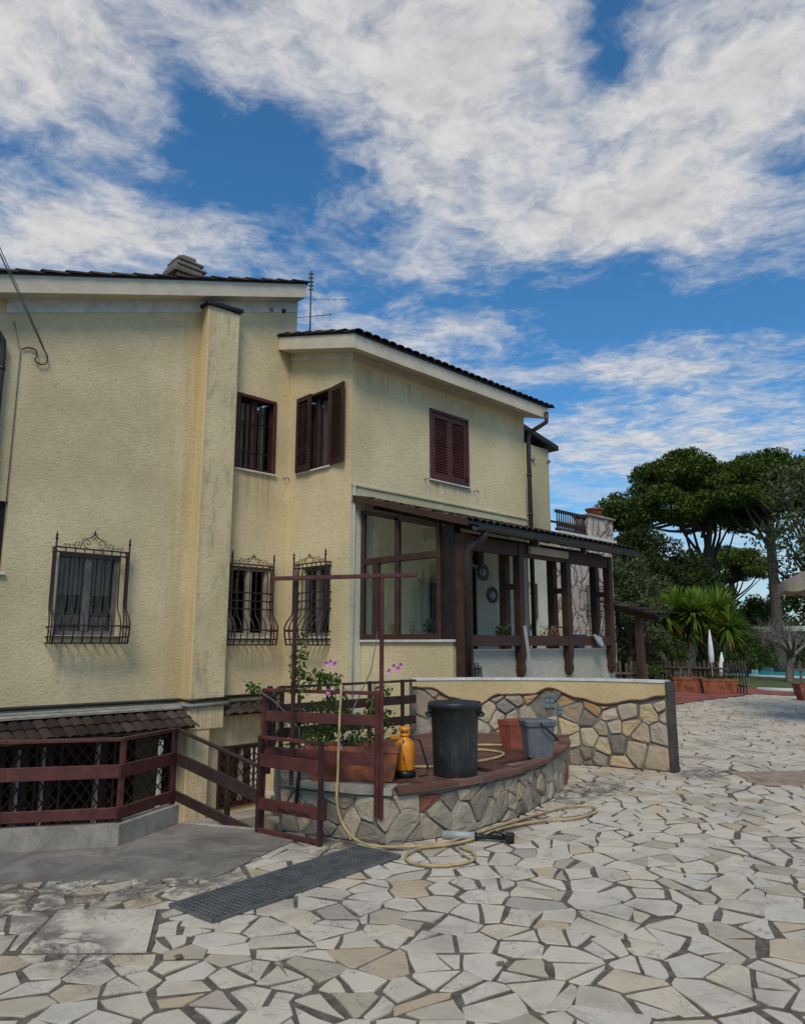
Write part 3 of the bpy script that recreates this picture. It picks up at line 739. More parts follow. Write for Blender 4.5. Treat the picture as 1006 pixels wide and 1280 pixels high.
# wing roof: eave along the front, rising to the back
zwr = lambda x, y: 6.51 + .274 * (y - 8.89)
m = MB(); slab(m, 7.74, 13.48, 8.89, 11.09, zwr, 0, .25); slab(m, 8.18, 13.48, 11.091, 14.5, zwr, 0, .25); wroof = m.build('roof', 'fascia_cream', V); wroof['label'] = 'white fascia and soffit of the wing roof'
m = MB(); slab(m, 7.73, 13.50, 8.87, 11.09, zwr, .252, .285); slab(m, 8.18, 13.50, 11.091, 14.5, zwr, .252, .285); m.build('roof_deck', 'timber_black', wroof)
for i in range(30):
    x = 7.80 + i * .198
    tile(wroof, (x, 8.82, zwr(0, 8.82) + .29), (0, 1, .274), (1, 0, 0)); tile(wroof, (x, 9.16, zwr(0, 9.16) + .295), (0, 1, .274), (1, 0, 0))
for i in range(5):
    for k in range(2): tile(wroof, (7.80 + .198 * k, 9.50 + i * .33, zwr(0, 9.5 + i * .33) + .295), (0, 1, .274), (1, 0, 0))
# rear block seen beyond the wing
m = MB(); m.box(13.105, 15.72, 10.4, 15, -.2, 6.5); m.build('wall', 'stucco_far', V)
m = MB(); m.box(13.11, 15.715, 10.385, 10.402, -.1, 3.95); m.build('wall_panel', 'plaster_pale', V)
zrr = lambda x, y: 6.74 - .19 * (x - 14.9)
m = MB(); slab(m, 13.2, 15.98, 10.25, 15, zrr, -.03, .09); m.build('roof', 'timber_black', V)
for (x, z) in ((15.0, 6.12), (15.68, 6.18)):
    m = MB(); m.tube([(x, 10.41, z), (x, 10.34, z)], .05, 8); m.build('vent', 'pipe_grey', V)
# stone clad terrace block
m = MB(); m.box(15.722, 18.35, 10.2, 15, -.2, 4.28); m.build('terrace_block', 'stone_cladding', V)
m = MB(); m.box(15.724, 18.45, 10.08, 15, 4.282, 4.36, .01); m.build('terrace_coping', 'white_stone', V)
m = MB(); m.box(17.15, 18.42, 10.15, 10.6, 4.362, 4.92, .02); m.build('terrace_pillar', 'stone_cladding', V)
m = MB(); m.box(17.10, 18.47, 10.10, 10.65, 4.922, 4.98, .01); m.build('pillar_cap', 'concrete', V)
m = MB(); m.box(15.75, 17.13, 10.22, 10.30, 4.86, 4.93); m.box(15.75, 17.13, 10.22, 10.30, 4.40, 4.46)
for i in range(14):
    x = 15.80 + i * .1; m.tube([(x, 10.26, 4.46), (x + .02, 10.26, 4.56), (x, 10.26, 4.66), (x, 10.26, 4.86)], [.02, .035, .02, .015], 5)
m.build('terrace_balustrade', 'iron', V)
m = MB(); slab(m, 15.8, 17.12, 10.7, 12.5, lambda x, y: 4.7 + .28 * (y - 10.7), 0, .06); m.build('terrace_canopy', 'timber_black', V)

# chimney stack of piled flat stones
ch = sub('chimney', V)
m = MB(); m.box(5.76, 6.20, 11.40, 11.80, 7.6, zmr(5.98, 0) + .585); m.build('chimney_shaft', 'stucco', ch)
for i, (w, z, d) in enumerate(((.30, 0, .07), (.27, .07, .06), (.29, .13, .05), (.23, .18, .07), (.25, .25, .05), (.17, .30, .06), (.14, .36, .06))):
    m = MB(); m.obox((5.98 + rnd.uniform(-.03, .03), 11.6, zmr(5.98, 0) + .33 + z + d / 2 + .26), (w, 0, rnd.uniform(-.01, .01)), (0, w * .9, 0), (0, 0, d / 2), .012); m.build('chimney_stone', WSTONE, ch, tint=rnd.choice((.0, .02, .05, .08)))
# downpipes and gutters
m = MB(); m.tube([(2.1, 11.02, 5.98), (2.80, 11.02, 5.97), (2.92, 11.02, 5.93), (2.985, 11.02, 5.83), (3.0, 11.02, 5.6), (3.0, 11.02, .75)], .04, 10)
for z in (5.4, 4.0, 2.2): m.tube([(3.0, 11.02, z), (3.0, 11.02, z + .06)], .048, 10)
m.build('downpipe', 'pipe_brown', V)
m = MB(); m.tube([(13.33, 8.83, 6.62), (13.33, 8.84, 6.40), (13.26, 9.0, 6.30), (13.17, 9.17, 6.20), (13.14, 9.20, 6.05), (13.14, 9.20, 0)], .05, 10)
for z in (5.2, 4.32, 2.6): m.tube([(13.14, 9.20, z), (13.14, 9.20, z + .05)], .06, 10)
m.build('downpipe', 'pipe_brown', V)
# wall pipes above the basement canopies
def stepped(z, n, r):
    return [(-2, 11.1 - n, z + .03), (6.04 - n * .4, 11.1 - n, z), (6.10 - n, 10.86 - n, z - .01), (6.74 + n, 10.86 - n, z), (6.80, 11.1 - n, z), (8.0, 11.1 - n, z + .01)]
m = MB(); m.tube(stepped(.70, .035, .026), .026, 8); m.build('cable_duct', 'iron_black', V)
m = MB(); m.tube(stepped(.62, .03, .03), .03, 8); m.build('water_pipe', 'pipe_grey', V)
# thin conduit on the left
m = MB(); m.tube([(3.12, 11.085, 6.2), (3.24, 11.085, 5.75), (3.24, 11.085, 3.2)], .007, 6); m.build('conduit', 'pipe_grey', V)

# ---- windows
def window(pl, h, kind='plain', mat='shutter_dark', curtain=None, sill=True, cm='curtain'):
    a, b, c, d = h; w = sub('window', V)
    m = MB(); f = .065; n0, n1 = -.14, -.07
    pl.box(m, a + .003, b - .003, n0, n1, d - f, d - .003, .006); pl.box(m, a + .003, b - .003, n0, n1, c + .003, c + f, .006)
    pl.box(m, a + .003, a + f, n0, n1, c + f, d - f, .006); pl.box(m, b - f, b - .003, n0, n1, c + f, d - f, .006)
    mid = (a + b) / 2; pl.box(m, mid - .05, mid + .05, n0, n1 + .01, c + f, d - f, .006)
    m.build('frame', mat, w)
    m = MB(); pl.box(m, a + f, b - f, -.125, -.118, c + f, d - f); m.build('pane', 'glass_dark', w)
    m = MB()
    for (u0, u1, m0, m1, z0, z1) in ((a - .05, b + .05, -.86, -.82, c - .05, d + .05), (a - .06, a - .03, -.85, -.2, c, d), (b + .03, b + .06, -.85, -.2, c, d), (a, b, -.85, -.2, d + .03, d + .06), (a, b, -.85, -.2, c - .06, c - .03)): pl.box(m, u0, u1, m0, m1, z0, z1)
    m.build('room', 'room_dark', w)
    if curtain:
        for (u0, u1, z0, z1) in curtain:
            m = MB(); k = 18; top = []
            for i in range(k + 1):
                u = u0 + (u1 - u0) * i / k; n = -.165 + .015 * math.sin(i * 2.1); m.v += [tuple(pl.p(u, n, z0)), tuple(pl.p(u, n, z1))]
            for i in range(k): m.f.append((2 * i, 2 * i + 2, 2 * i + 3, 2 * i + 1)); m.s.append(True)
            m.build('curtain', cm, w)
    if sill:
        m = MB(); pl.box(m, a - .04, b + .04, -.1, .05, c - .035, c - .002, .006); m.build('sill', 'white_stone', w)
    return w
plain('frame_grey', (.155, .14, .13), .5, var=.15, scale=6)
w = window(PA, W1, mat='frame_grey', curtain=[(4.09, 4.43, 2.3, 2.85), (4.54, 4.88, 2.3, 2.85), (4.09, 4.43, 1.77, 2.0), (4.54, 4.88, 1.77, 1.98)]); w['label'] = 'grey two leaf window with short curtains'
w = window(PA, W2, mat='blind')
w = window(PW, W3, mat='frame_grey', curtain=[(9.88, 10.16, 2.2, 2.85)])
w2 = window(PA, U2, mat='shutter_red', curtain=[(7.03, 7.14, 4.75, 5.95), (7.20, 7.25, 4.75, 5.95), (7.38, 7.43, 4.75, 5.95), (7.47, 7.58, 4.75, 5.95)], cm='curtain_light')
w3 = window(PW, U3, mat='shutter_dark', curtain=[(9.95, 10.26, 4.78, 6.0), (10.36, 10.7, 4.78, 6.0)], cm='curtain_light')
w4 = window(PR, U4, mat='shutter_red')
wl = window(PA, WL, mat='iron_black')
# upper window in the recess: surround, bars
def surround(pl, h, w, mat, t=.07):
    a, b, c, d = h; m = MB()
    pl.box(m, a - t, b + t, -.02, .03, d - .001, d + t, .006); pl.box(m, a - t, a + .001, -.02, .03, c, d - .001, .006); pl.box(m, b - .001, b + t, -.02, .03, c, d - .001, .006)
    m.build('surround', mat, w)
surround(PA, (6.95, 7.68, 4.67, 6.0), w2, 'shutter_red', .06)
m = MB()
for i in range(7): PA.box(m, 6.99 + i * .107, 7.005 + i * .107, -.06, -.045, 4.7, 6.0)
for z in (5.0, 5.55): PA.box(m, 6.96, 7.68, -.058, -.047, z, z + .02)
m.build('bars', 'iron_black', w2)
# shutters: leaf of stiles, rails and louvres
def shutter(w, pl, u0, u1, z0, z1, n=.02, mat='shutter_red', hinge=None, ang=0., louvres=True):
    m = MB(); t = .038; st = .075
    def pt(u, nn, z):
        if hinge is None: return pl.p(u, nn, z)
        du = u - hinge; ca, sa = math.cos(ang), math.sin(ang)
        return pl.p(hinge + du * ca - (nn - n) * sa * (1 if du >= 0 else -1), n + abs(du) * sa + (nn - n) * ca, z)
    def bx(a, b, n0, n1, c, d):
        q = [pt(a, n0, c), pt(b, n0, c), pt(b, n1, c), pt(a, n1, c)]; r = [pt(a, n0, d), pt(b, n0, d), pt(b, n1, d), pt(a, n1, d)]; m.loft([q, r])
    bx(u0, u0 + st, n, n + t, z0, z1); bx(u1 - st, u1, n, n + t, z0, z1)
    bx(u0 + st, u1 - st, n, n + t, z0, z0 + .10); bx(u0 + st, u1 - st, n, n + t, z1 - .09, z1)
    o = m.build('shutter', mat, w)
    # louvres are a separate part of the same window
    m2 = m; m = MB(); k = int((z1 - z0 - .19) / .052)
    for i in range(k):
        zz = z0 + .105 + i * .052; a, b = u0 + st, u1 - st
        q = [pt(a, n + .002, zz + .045), pt(b, n + .002, zz + .045), pt(b, n + .036, zz), pt(a, n + .036, zz)]
        r = [pt(a, n + .002, zz + .054), pt(b, n + .002, zz + .054), pt(b, n + .036, zz + .009), pt(a, n + .036, zz + .009)]
        m.loft([q, r])
    m.build('louvre_set', mat, w)['kind'] = 'stuff'
a, b, c, d = U4; mid = (a + b) / 2
shutter(w4, PR, a + .06, mid - .003, c + .03, d - .06, -.03); shutter(w4, PR, mid + .003, b - .06, c + .03, d - .06, -.03); surround(PR, (a + .05, b - .05, c, d - .05), w4, 'shutter_red', .06)
m = MB(); PR.box(m, b - .09, b - .05, .012, .035, c + .12, c + .2); m.build('latch', 'iron_black', w4)
a, b, c, d = U3
shutter(w3, PW, a - .02, a + .43, c, d, .035, 'shutter_dark', a - .02, R(171)); shutter(w3, PW, b - .43, b + .02, c, d, .035, 'shutter_dark', b + .02, R(3)); surround(PW, (a + .04, b - .04, c, d - .04), w3, 'shutter_dark', .05)
# shutter stays beside the sills
for pl, u, z in ((PA, 7.95, 4.62), (PR, 9.86, 4.62), (PR, 11.30, 4.60)):
    m = MB(); m.tube([pl.p(u, 0, z), pl.p(u, .07, z), pl.p(u + .05, .08, z + .02), pl.p(u + .07, .08, z - .04)], .009, 5); m.build('shutter_stay', 'iron_black', V)
# basement windows with diamond lattice
def lattice(m, pl, a, b, c, d, n, step=.17, r=.009):
    L = max(b - a, d - c) * 2; k = int(L / step) + 2
    for sgn in (1, -1):
        for i in range(-k, k):
            pts = []
            q0 = a + i * step
            # line u = q0 + sgn*(z-c)*.8
            z0_, z1_ = c, d; u0_, u1_ = q0, q0 + sgn * (d - c) * .8
            # clip in u
            def cl(u_, zo):
                return u_
            t0, t1 = 0., 1.; du = u1_ - u0_
            lo, hi = sorted(((a - u0_) / du, (b - u0_) / du)); t0 = max(t0, lo); t1 = min(t1, hi)
            if t1 - t0 < .02: continue
            m.bar(pl.p(u0_ + du * t0, n + .004 * sgn, c + (d - c) * t0), pl.p(u0_ + du * t1, n + .004 * sgn, c + (d - c) * t1), r * 2, r * 1.2, pl.n)
for (h, mull) in ((B1, (3.42, 3.72, 4.05, 4.82)), (B2, (7.28,))):
    a, b, c, d = h; w = sub('basement_window', V)
    m = MB(); f = .07
    PA.box(m, a, b, -.12, -.03, d - f, d); PA.box(m, a, b, -.12, -.03, c, c + f); PA.box(m, a, a + f, -.12, -.03, c + f, d - f); PA.box(m, b - f, b, -.12, -.03, c + f, d - f)
    for u in mull: PA.box(m, u + .04, u + .14, -.12, -.03, c + f, d - f)
    m.build('frame', 'shutter_dark', w)
    for u in mull:
        m = MB(); PA.box(m, u - .022, u + .022, -.11, -.02, c + f, d - f); m.build('mullion', 'blind', w)
    if h is B1: m = MB(); PA.box(m, 5.45, 5.80, -.18, -.15, c + f, d - f); m.build('blind', 'blind', w)
    m = MB(); PA.box(m, a + f, b - f, -.105, -.098, c + f, d - f); m.build('pane', 'glass_dark', w)
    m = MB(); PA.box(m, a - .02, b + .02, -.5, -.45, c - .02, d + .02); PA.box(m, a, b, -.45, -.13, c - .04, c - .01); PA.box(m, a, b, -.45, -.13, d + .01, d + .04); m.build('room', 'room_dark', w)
    m = MB(); lattice(m, PA, a + .01, b - .01, c + .01, d - .01, .02)
    PA.box(m, a, b, .0, .035, d - .03, d); PA.box(m, a, b, .0, .035, c, c + .03)
    for u in [a, b - .03] + [u + .2 for u in mull]: PA.box(m, u, u + .03, .0, .035, c + .03, d - .03)
    m.build('lattice', 'rail_brown', w)
# canopies
cz = lambda x, y: .56 - .42 * (11.1 - y)
cn = sub('canopy', V)
m = MB(); slab(m, 1.0, 6.08, 10.62, 11.08, cz, -.06, -.005); m.build('canopy_board', 'timber_black', cn)
for i in range(31):
    for (yy) in (10.52, 10.78): tile(cn, (1.1 + i * .164, yy, cz(0, yy) - .005), (0, 1, .42), (1, 0, 0), w=.8)
m = MB(); slab(m, 1.0, 6.10, 10.98, 11.09, lambda x, y: .60 - .3 * (11.1 - y), 0, .03); m.build('flashing', 'concrete', cn)
cn = sub('canopy', V)
m = MB(); slab(m, 6.77, 7.98, 10.86, 11.08, cz, -.05, -.005); m.build('canopy_board', 'timber_black', cn)
for i in range(6): tile(cn, (6.86 + i * .204, 10.76, cz(0, 10.76) - .005), (0, 1, .42), (1, 0, 0))

# ---- wrought iron belly grilles
def spiral(pl, u, z, n, r0, turns, start, sgn):
    return [pl.p(u + sgn * r0 * (1 - k / 16) * math.cos(start + turns * 2 * math.pi * k / 16), n, z + r0 * (1 - k / 16) * math.sin(start + turns * 2 * math.pi * k / 16)) for k in range(17)]
def grille(pl, a, b, z0, z1, crest, bars, flip=False, bands=True):
    g = sub('window_grille', V); r = .0105; nb = .31; nt = .14
    def prof(z):
        t = (z - z0) / (z1 - z0)
        if t > .40: return nt
        if t > .22: k = (.40 - t) / .18; return nt + (nb - nt) * (3 * k * k - 2 * k ** 3)
        return nb - .05 * (1 - t / .22) ** 2
    zs = [z0 + (z1 - z0) * k / 14 for k in range(15)]
    m = MB()
    us = [a + (b - a) * i / (bars - 1) for i in range(bars)]
    for u in us: m.tube([pl.p(u, prof(z), z) for z in zs], r, 5)
    for u in (a, b):                                                         # sides and corner posts
        m.tube([pl.p(u, prof(z), z) for z in zs] + [pl.p(u, nt, z1 + .10)], r * 1.4, 6)
        for k in (1, 2):
            n_ = k * .33
            m.tube([pl.p(u, prof(z) * n_, z) for z in zs], r, 5)
        for z in (z0 + .01, z0 + .10, z0 + .24, z1 - .06, z1): m.tube([pl.p(u, .0, z), pl.p(u, prof(z), z)], r, 5)
    m.build('bars', 'iron', g)
    m = MB()
    for z in (z0 + .01, z0 + .10, z0 + .26, z1 - .07, z1): m.bar(pl.p(a, prof(z), z), pl.p(b, prof(z), z), .016, .022)
    for u in us: m.bar(pl.p(u, 0, z0 + .01), pl.p(u, prof(z0), z0 + .01), .018, .012)
    if bands:
        for z in (z0 + .62, z0 + .76, z0 + .90): m.bar(pl.p(a, nt, z), pl.p(b, nt, z), .012, .022)
        for sd in (a, b):
            for z in (z0 + .62, z0 + .76, z0 + .90): m.bar(pl.p(sd, 0, z), pl.p(sd, nt, z), .012, .022)
    m.build('crossbars', 'iron', g)
    m = MB(); mid = (a + b) / 2
    for u in (a, b): mf = MB(); mf.lathe(pl.p(u, nt, z1 + .10), [(.014, 0), (.024, .02), (.010, .05), (.020, .07), (.002, .13)], 8); mf.build('finial', 'iron', g)
    h = crest - z1
    for sg in (-1, 1):
        m.tube(spiral(pl, mid + sg * .10, z1 + h * .32, nt, h * .26, 1.5, math.pi * 1.5, sg), .006, 4)
        m.tube(spiral(pl, mid + sg * .24, z1 + .06, nt, .055, 1.4, math.pi * 1.5, sg), .006, 4)
        m.tube(spiral(pl, mid + sg * .04, z1 + h * .62, nt, h * .14, 1.2, math.pi * 1.5, -sg), .006, 4)
        m.tube([pl.p(mid + sg * .20, nt, z1 + .02), pl.p(mid + sg * .17, nt, z1 + h * .5), pl.p(mid + sg * .06, nt, z1 + h * .62), pl.p(mid, nt, z1 + h * .8)], .007, 4)
        for k in range(3): m.tube(spiral(pl, mid + sg * (.30 + k * .06), z1 + .035, nt, .026, 1.2, 0, sg), .005, 4)
    m.lathe(pl.p(mid, nt, z1 + h * .75), [(.010, 0), (.022, h * .06), (.008, h * .12), (.018, h * .16), (.001, h * .3)], 8)
    for sg in (-1, 1): m.tube([pl.p(mid, nt, z1 + h * .80), pl.p(mid + sg * .05, nt, z1 + h * .84)], .006, 4)
    m.build('crest', 'iron', g)
grille(PA, 3.92, 5.01, 1.58, 2.96, 3.24, 9, bands=False); grille(PA, 6.84, 7.70, 1.55, 2.94, 3.12, 8); grille(PW, 9.75, 10.64, 1.55, 2.96, 3.12, 8)
PT = Pl((0, 10.2), (1, 0), (0, -1))
grille(PT, 16.9, 17.9, 1.65, 3.05, 3.25, 9)
w = sub('window', V); m = MB(); PT.box(m, 16.95, 17.85, .003, .03, 1.75, 2.95); m.build('pane', 'white_paint', w)
# inside-veranda door
dr = sub('door', V); a, b, c, d = DOOR
m = MB(); PR.box(m, a, b, -.12, -.06, c, d); m.build('door_leaf', 'timber_black', dr)
m = MB(); PR.box(m, a - .05, a, -.05, .03, c, d + .05); PR.box(m, b, b + .05, -.05, .03, c, d + .05); PR.box(m, a, b, -.05, .03, d, d + .05); m.build('door_frame', 'timber_black', dr)
m = MB(); m.tube([(b - .1, 9.34, 2.0), (b - .1, 9.28, 2.0), (b - .22, 9.28, 2.0)], .012, 6); m.build('handle', 'sheet_metal', dr)
# white pipes on the far wall seen through the veranda
m = MB(); m.tube([(14.75, 10.33, 3.7), (14.75, 10.33, 3.05), (14.2, 10.33, 3.0)], .04, 8); m.build('waste_pipe', 'white_paint', V)
m = MB(); m.tube([(14.9, 10.33, 3.0), (14.9, 10.33, 2.2), (14.5, 10.33, 1.85), (13.6, 10.33, 1.7)], .03, 8); m.build('downpipe', 'pipe_brown', V)

# ------------------------------------------------------------------ veranda
VB = (8.3, 7.13, 0)
ver = thing('veranda', VB, 'dark timber veranda with tiled lean-to roof and glazed side screen', 'veranda')
m = MB(); m.box(8.305, 8.50, 7.26, 9.27, 0, 1.60); m.build('side_wall', 'stucco', ver)
m = MB(); m.box(8.26, 8.54, 7.22, 9.27, 1.602, 1.642, .006); m.build('sill', 'white_stone', ver)
m = MB(); m.box(8.52, 12.86, 7.20, 7.36, 0, 1.47, .006); m.build('parapet', 'plaster_white', ver)
m = MB(); m.box(8.50, 12.88, 7.18, 7.38, 1.472, 1.50, .004); m.build('parapet_cap', 'white_stone', ver)
m = MB(); m.box(8.4, 13.05, 7.37, 9.27, .80, .90); m.build('floor', 'concrete', ver)
# glazed screen
zs_ = lambda y: 3.40 + .245 * (y - 7.47)
scr = sub('glazed_screen', ver); m = MB()
def gb(y0, y1, z0, z1, n0=-.03, n1=.04): PG.box(m, y0, y1, n0, n1, z0, z1, .006)
gb(9.19, 9.265, 1.645, zs_(9.2)); gb(7.47, 7.545, 1.645, zs_(7.5)); gb(7.545, 9.19, 1.645, 1.73); gb(7.545, 9.19, 2.88, 2.985)
gb(8.36, 8.45, 1.73, 2.88); gb(8.36, 8.45, 2.985, zs_(8.4) - .03); gb(8.84, 8.97, 1.73, 2.88)
m.prism([(8.26, 7.545, zs_(7.545) - .08), (8.26, 9.19, zs_(9.19) - .08), (8.26, 9.19, zs_(9.19)), (8.26, 7.545, zs_(7.545))], (.07, 0, 0))
m.build('frame', 'timber', scr)
for (y0, y1, z0, z1) in ((7.545, 8.36, 1.73, 2.88), (8.45, 8.84, 1.73, 2.88), (8.97, 9.19, 1.73, 2.88)):
    m = MB(); PG.box(m, y0, y1, -.004, .004, z0, z1); m.build('pane', 'glass_clear', scr)
for (y0, y1) in ((7.545, 8.36), (8.45, 9.19)):
    m = MB(); m.prism([(8.296, y0, 2.985), (8.296, y1, 2.985), (8.296, y1, zs_(y1) - .08), (8.296, y0, zs_(y0) - .08)], (.008, 0, 0)); m.build('pane', 'glass_clear', scr)
for (y0, y1, zt) in ((8.98, 9.14, 3.74), (7.66, 7.98, 3.42)):
    m = MB(); k = 10
    for i in range(k + 1):
        y = y0 + (y1 - y0) * i / k; n_ = -.10 + .02 * math.sin(i * 1.9); drop = .16 + .10 * abs(math.sin(i * 1.3 + y0))
        m.v += [tuple(PG.p(y, n_, zt - drop)), tuple(PG.p(y, n_, zt - .05))]
    for i in range(k): m.f.append((2 * i, 2 * i + 2, 2 * i + 3, 2 * i + 1)); m.s.append(True)
    m.build('swag', 'timber_black', scr)
# posts: doubled, with blocks between
def post(x, front=True):
    y = 7.13 if front else 7.42; w = .065
    m = MB()
    def ring(h, z): return [(x - h, y - h, z), (x + h, y - h, z), (x + h, y + h, z), (x - h, y + h, z)]
    if front:
        m.loft([ring(.018, 1.04), ring(.048, 1.10), ring(.060, 1.18), ring(.050, 1.26), ring(.054, 1.32), ring(.065, 1.38), ring(.066, 1.50), ring(w, 1.54), ring(w, 3.2)])
    else: m.loft([ring(w, .9), ring(w, 3.25)])
    m.build('post', 'timber', ver)
for x in (9.80, 11.19, 12.63):
    post(x); post(x, False)
    for z in (2.45,):
        m = MB(); m.box(x - .05, x + .05, 7.196, 7.354, z, z + .09, .006); m.build('spacer_block', 'timber', ver)
m = MB(); m.box(8.31, 8.50, 7.02, 7.21, .7, 3.22, .01); m.build('post', 'timber', ver)
m = MB(); m.box(8.31, 8.47, 7.215, 7.455, 1.645, 3.36, .006); m.build('post', 'timber_black', ver)
for (x0, x1) in ((8.50, 9.734), (9.866, 11.124), (11.256, 12.564)):
    m = MB(); m.box(x0, x1, 7.07, 7.18, 1.545, 1.71, .008); m.build('rail', 'timber', ver)
    m = MB(); m.box(x0, x1, 7.08, 7.17, 2.98, 3.20, .008); m.build('beam', 'timber', ver)
m = MB(); m.box(8.5, 12.9, 7.38, 7.46, 3.05, 3.30, .008); m.build('beam', 'timber_black', ver)
m = MB(); m.box(9.98, 11.10, 6.99, 7.075, 3.04, 3.17, .02); m.build('roller_blind', 'blind', ver)
for i in range(9):
    x = 8.6 + i * .54
    m = MB(); m.bar((x, 6.80, 3.245), (x, 9.25, 3.93), .06, .09); m.build('rafter', 'timber_black', ver)
# roof
zv = lambda x, y: 3.30 + .28 * (y - 6.78)
vr = sub('roof', ver)
m = MB(); slab(m, 8.12, 13.08, 6.78, 9.26, zv, 0, .045); m.build('roof_deck', 'timber_black', vr)
m = MB(); m.prism([(8.10, 6.76, zv(0, 6.76) - .03), (8.10, 9.26, zv(0, 9.26) - .03), (8.10, 9.26, zv(0, 9.26) + .07), (8.10, 6.76, zv(0, 6.76) + .07)], (-.035, 0, 0)); m.build('barge_board', 'timber', vr)
for i in range(30):
    for j in range(7): tile(vr, (8.17 + i * .167, 6.80 + j * .345, zv(0, 6.80 + j * .345) + .047), (0, 1, .28), (1, 0, 0), w=.8)
m = MB(); n = 8
rings = []
for x in (8.2, 13.12):
    o = [(x, 6.70 + .075 * math.cos(math.pi + math.pi * k / n), 3.27 + .075 * math.sin(math.pi + math.pi * k / n)) for k in range(n + 1)]
    i_ = [(x, 6.70 + .065 * math.cos(math.pi + math.pi * k / n), 3.27 + .065 * math.sin(math.pi + math.pi * k / n)) for k in range(n, -1, -1)]
    rings.append(o + i_)
m.loft(rings); m.build('gutter', 'gutter', ver)
for x in (9.75, 11.15, 12.6):
    m = MB(); m.box(x - .02, x + .02, 6.68, 6.79, 3.10, 3.24, .005); m.build('gutter_bracket', 'gutter', ver)
m = MB(); m.tube([(8.42, 6.70, 3.21), (8.41, 6.72, 3.13), (8.37, 6.82, 3.04), (8.31, 6.93, 2.96), (8.30, 6.955, 2.86), (8.30, 6.955, 1.0)], .055, 10)
m.build('downpipe', 'pipe_brown', ver)
# dark carved panel beside the entrance post
m = MB(); m.box(8.60, 8.66, 7.3, 7.36, 1.5, 3.1)
for k in range(5): m.box(8.48, 8.60, 7.31, 7.35, 1.7 + k * .28, 1.76 + k * .28, .005)
m.build('trellis', 'timber_black', ver)
# small open porch roof further along
cp = thing('lean_to', (16.75, 8.7, 0), 'small open lean-to with dark tiled roof on a single brown timber post', 'lean-to')
zc = lambda x, y: 2.22 + .26 * (y - 8.1)
m = MB(); m.box(16.68, 16.84, 8.60, 8.76, 0, 2.28, .01); m.build('post', 'timber', cp)
m = MB(); slab(m, 16.45, 17.06, 8.1, 9.6, zc, -.02, .03); cr = m.build('roof', 'timber_black', cp)
for i in range(3):
    for j in range(4): tile(cr, (16.54 + i * .202, 8.06 + j * .345, zc(0, 8.06 + j * .345) + .035), (0, 1, .26), (1, 0, 0))
m = MB(); m.bar((16.76, 8.15, 2.14), (16.76, 9.58, 2.51), .10, .14); m.build('beam', 'timber', cp)

# ------------------------------------------------------------------ garden wall of rubble stone
def along(path, s):
    """point and normal (towards the camera side, path's right hand) at length s"""
    for (a, b) in zip(path, path[1:]):
        L = math.hypot(b[0] - a[0], b[1] - a[1])
        if s <= L or b is path[-1]:
            k = s / L; return ((a[0] + (b[0] - a[0]) * k, a[1] + (b[1] - a[1]) * k), ((b[0] - a[0]) / L, (b[1] - a[1]) / L))
        s -= L
def plen(path): return sum(math.hypot(b[0] - a[0], b[1] - a[1]) for a, b in zip(path, path[1:]))
def rubble(parent, path, side, zmin, ztop, sp, mat, rng, proud=(.006, .045), back=.03, tintf=None, skip=None, joint=.009, ys=.9, ntry=300):
    L = plen(path); zmax = max(ztop(L * k / 20) for k in range(21)); pts = []; tries = 0
    while tries < ntry:
        tries += 1; x, y = rng.uniform(0, L), rng.uniform(zmin, zmax); d = sp * rng.choice((.45, .6, .8, 1.1, 1.5, 1.8))
        if all((x - q[0]) ** 2 + (y - q[1]) ** 2 * ys > d * d for q in pts): pts.append((x, y))
    for p in voronoi(pts, (0, L, zmin, zmax), 18):
        if len(p) < 3: continue
        # cut off above the waving plaster edge (locally straight)
        c = cen(p)
        if skip and skip(c): continue
        sl = (ztop(min(L, c[0] + .1)) - ztop(max(0, c[0] - .1))) / .2
        p = clip(p, c[0], ztop(c[0]) - .012, -sl, 1)
        if len(p) < 3: continue
        p = [(a[0] + rng.uniform(-.012, .012), a[1] + rng.uniform(-.012, .012)) for a in p]
        p = inset(simplify(p, .03), rng.uniform(joint * .6, joint * 1.5))
        if len(p) < 3: continue
        p = simplify(p, .02)
        if len(p) < 3 or abs(area(p)) < .0022: continue
        # chip the corners
        q = []
        n = len(p)
        for i in range(n):
            a, b, d = p[i - 1], p[i], p[(i + 1) % n]; k = rng.uniform(.04, .15)
            q += [(b[0] + (a[0] - b[0]) * k, b[1] + (a[1] - b[1]) * k), (b[0] + (d[0] - b[0]) * k, b[1] + (d[1] - b[1]) * k)]
        h = rng.uniform(*proud); c = cen(q); tx, tz = rng.uniform(-.06, .06), rng.uniform(-.06, .06)
        def P3(a, off):
            (x, y), (dx, dy) = along(path, min(max(a[0], 0), L - 1e-4)); nx, ny = (dy * side, -dx * side)
            return (x + nx * off, y + ny * off, a[1])
        def sc_(a, k): return (c[0] + (a[0] - c[0]) * k, c[1] + (a[1] - c[1]) * k)
        r0 = [P3(a, -back) for a in q]; r1 = [P3(a, h * .45) for a in q]
        r2 = [P3(sc_(a, rng.uniform(.86, .95)), h * .9 + tx * (a[0] - c[0]) + tz * (a[1] - c[1]) + rng.uniform(-.004, .004)) for a in q]; r3 = [P3(sc_(a, rng.uniform(.4, .7)), h * 1.05 + rng.uniform(-.007, .007)) for a in q]
        mb = MB(); mb.loft([r0, r1, r2, r3], smooth=False, caps=False); mb.add(r3, [tuple(range(len(q)))])
        mb.build('stone', mat, parent, tint=(tintf(c) if tintf else rng.random() * .95))
WL_ = plen(WALLC)
gw = thing('garden_wall', (8.6, 5.9, 0), 'free-standing curved garden wall of rubble stone with waving ochre plaster top', 'wall')
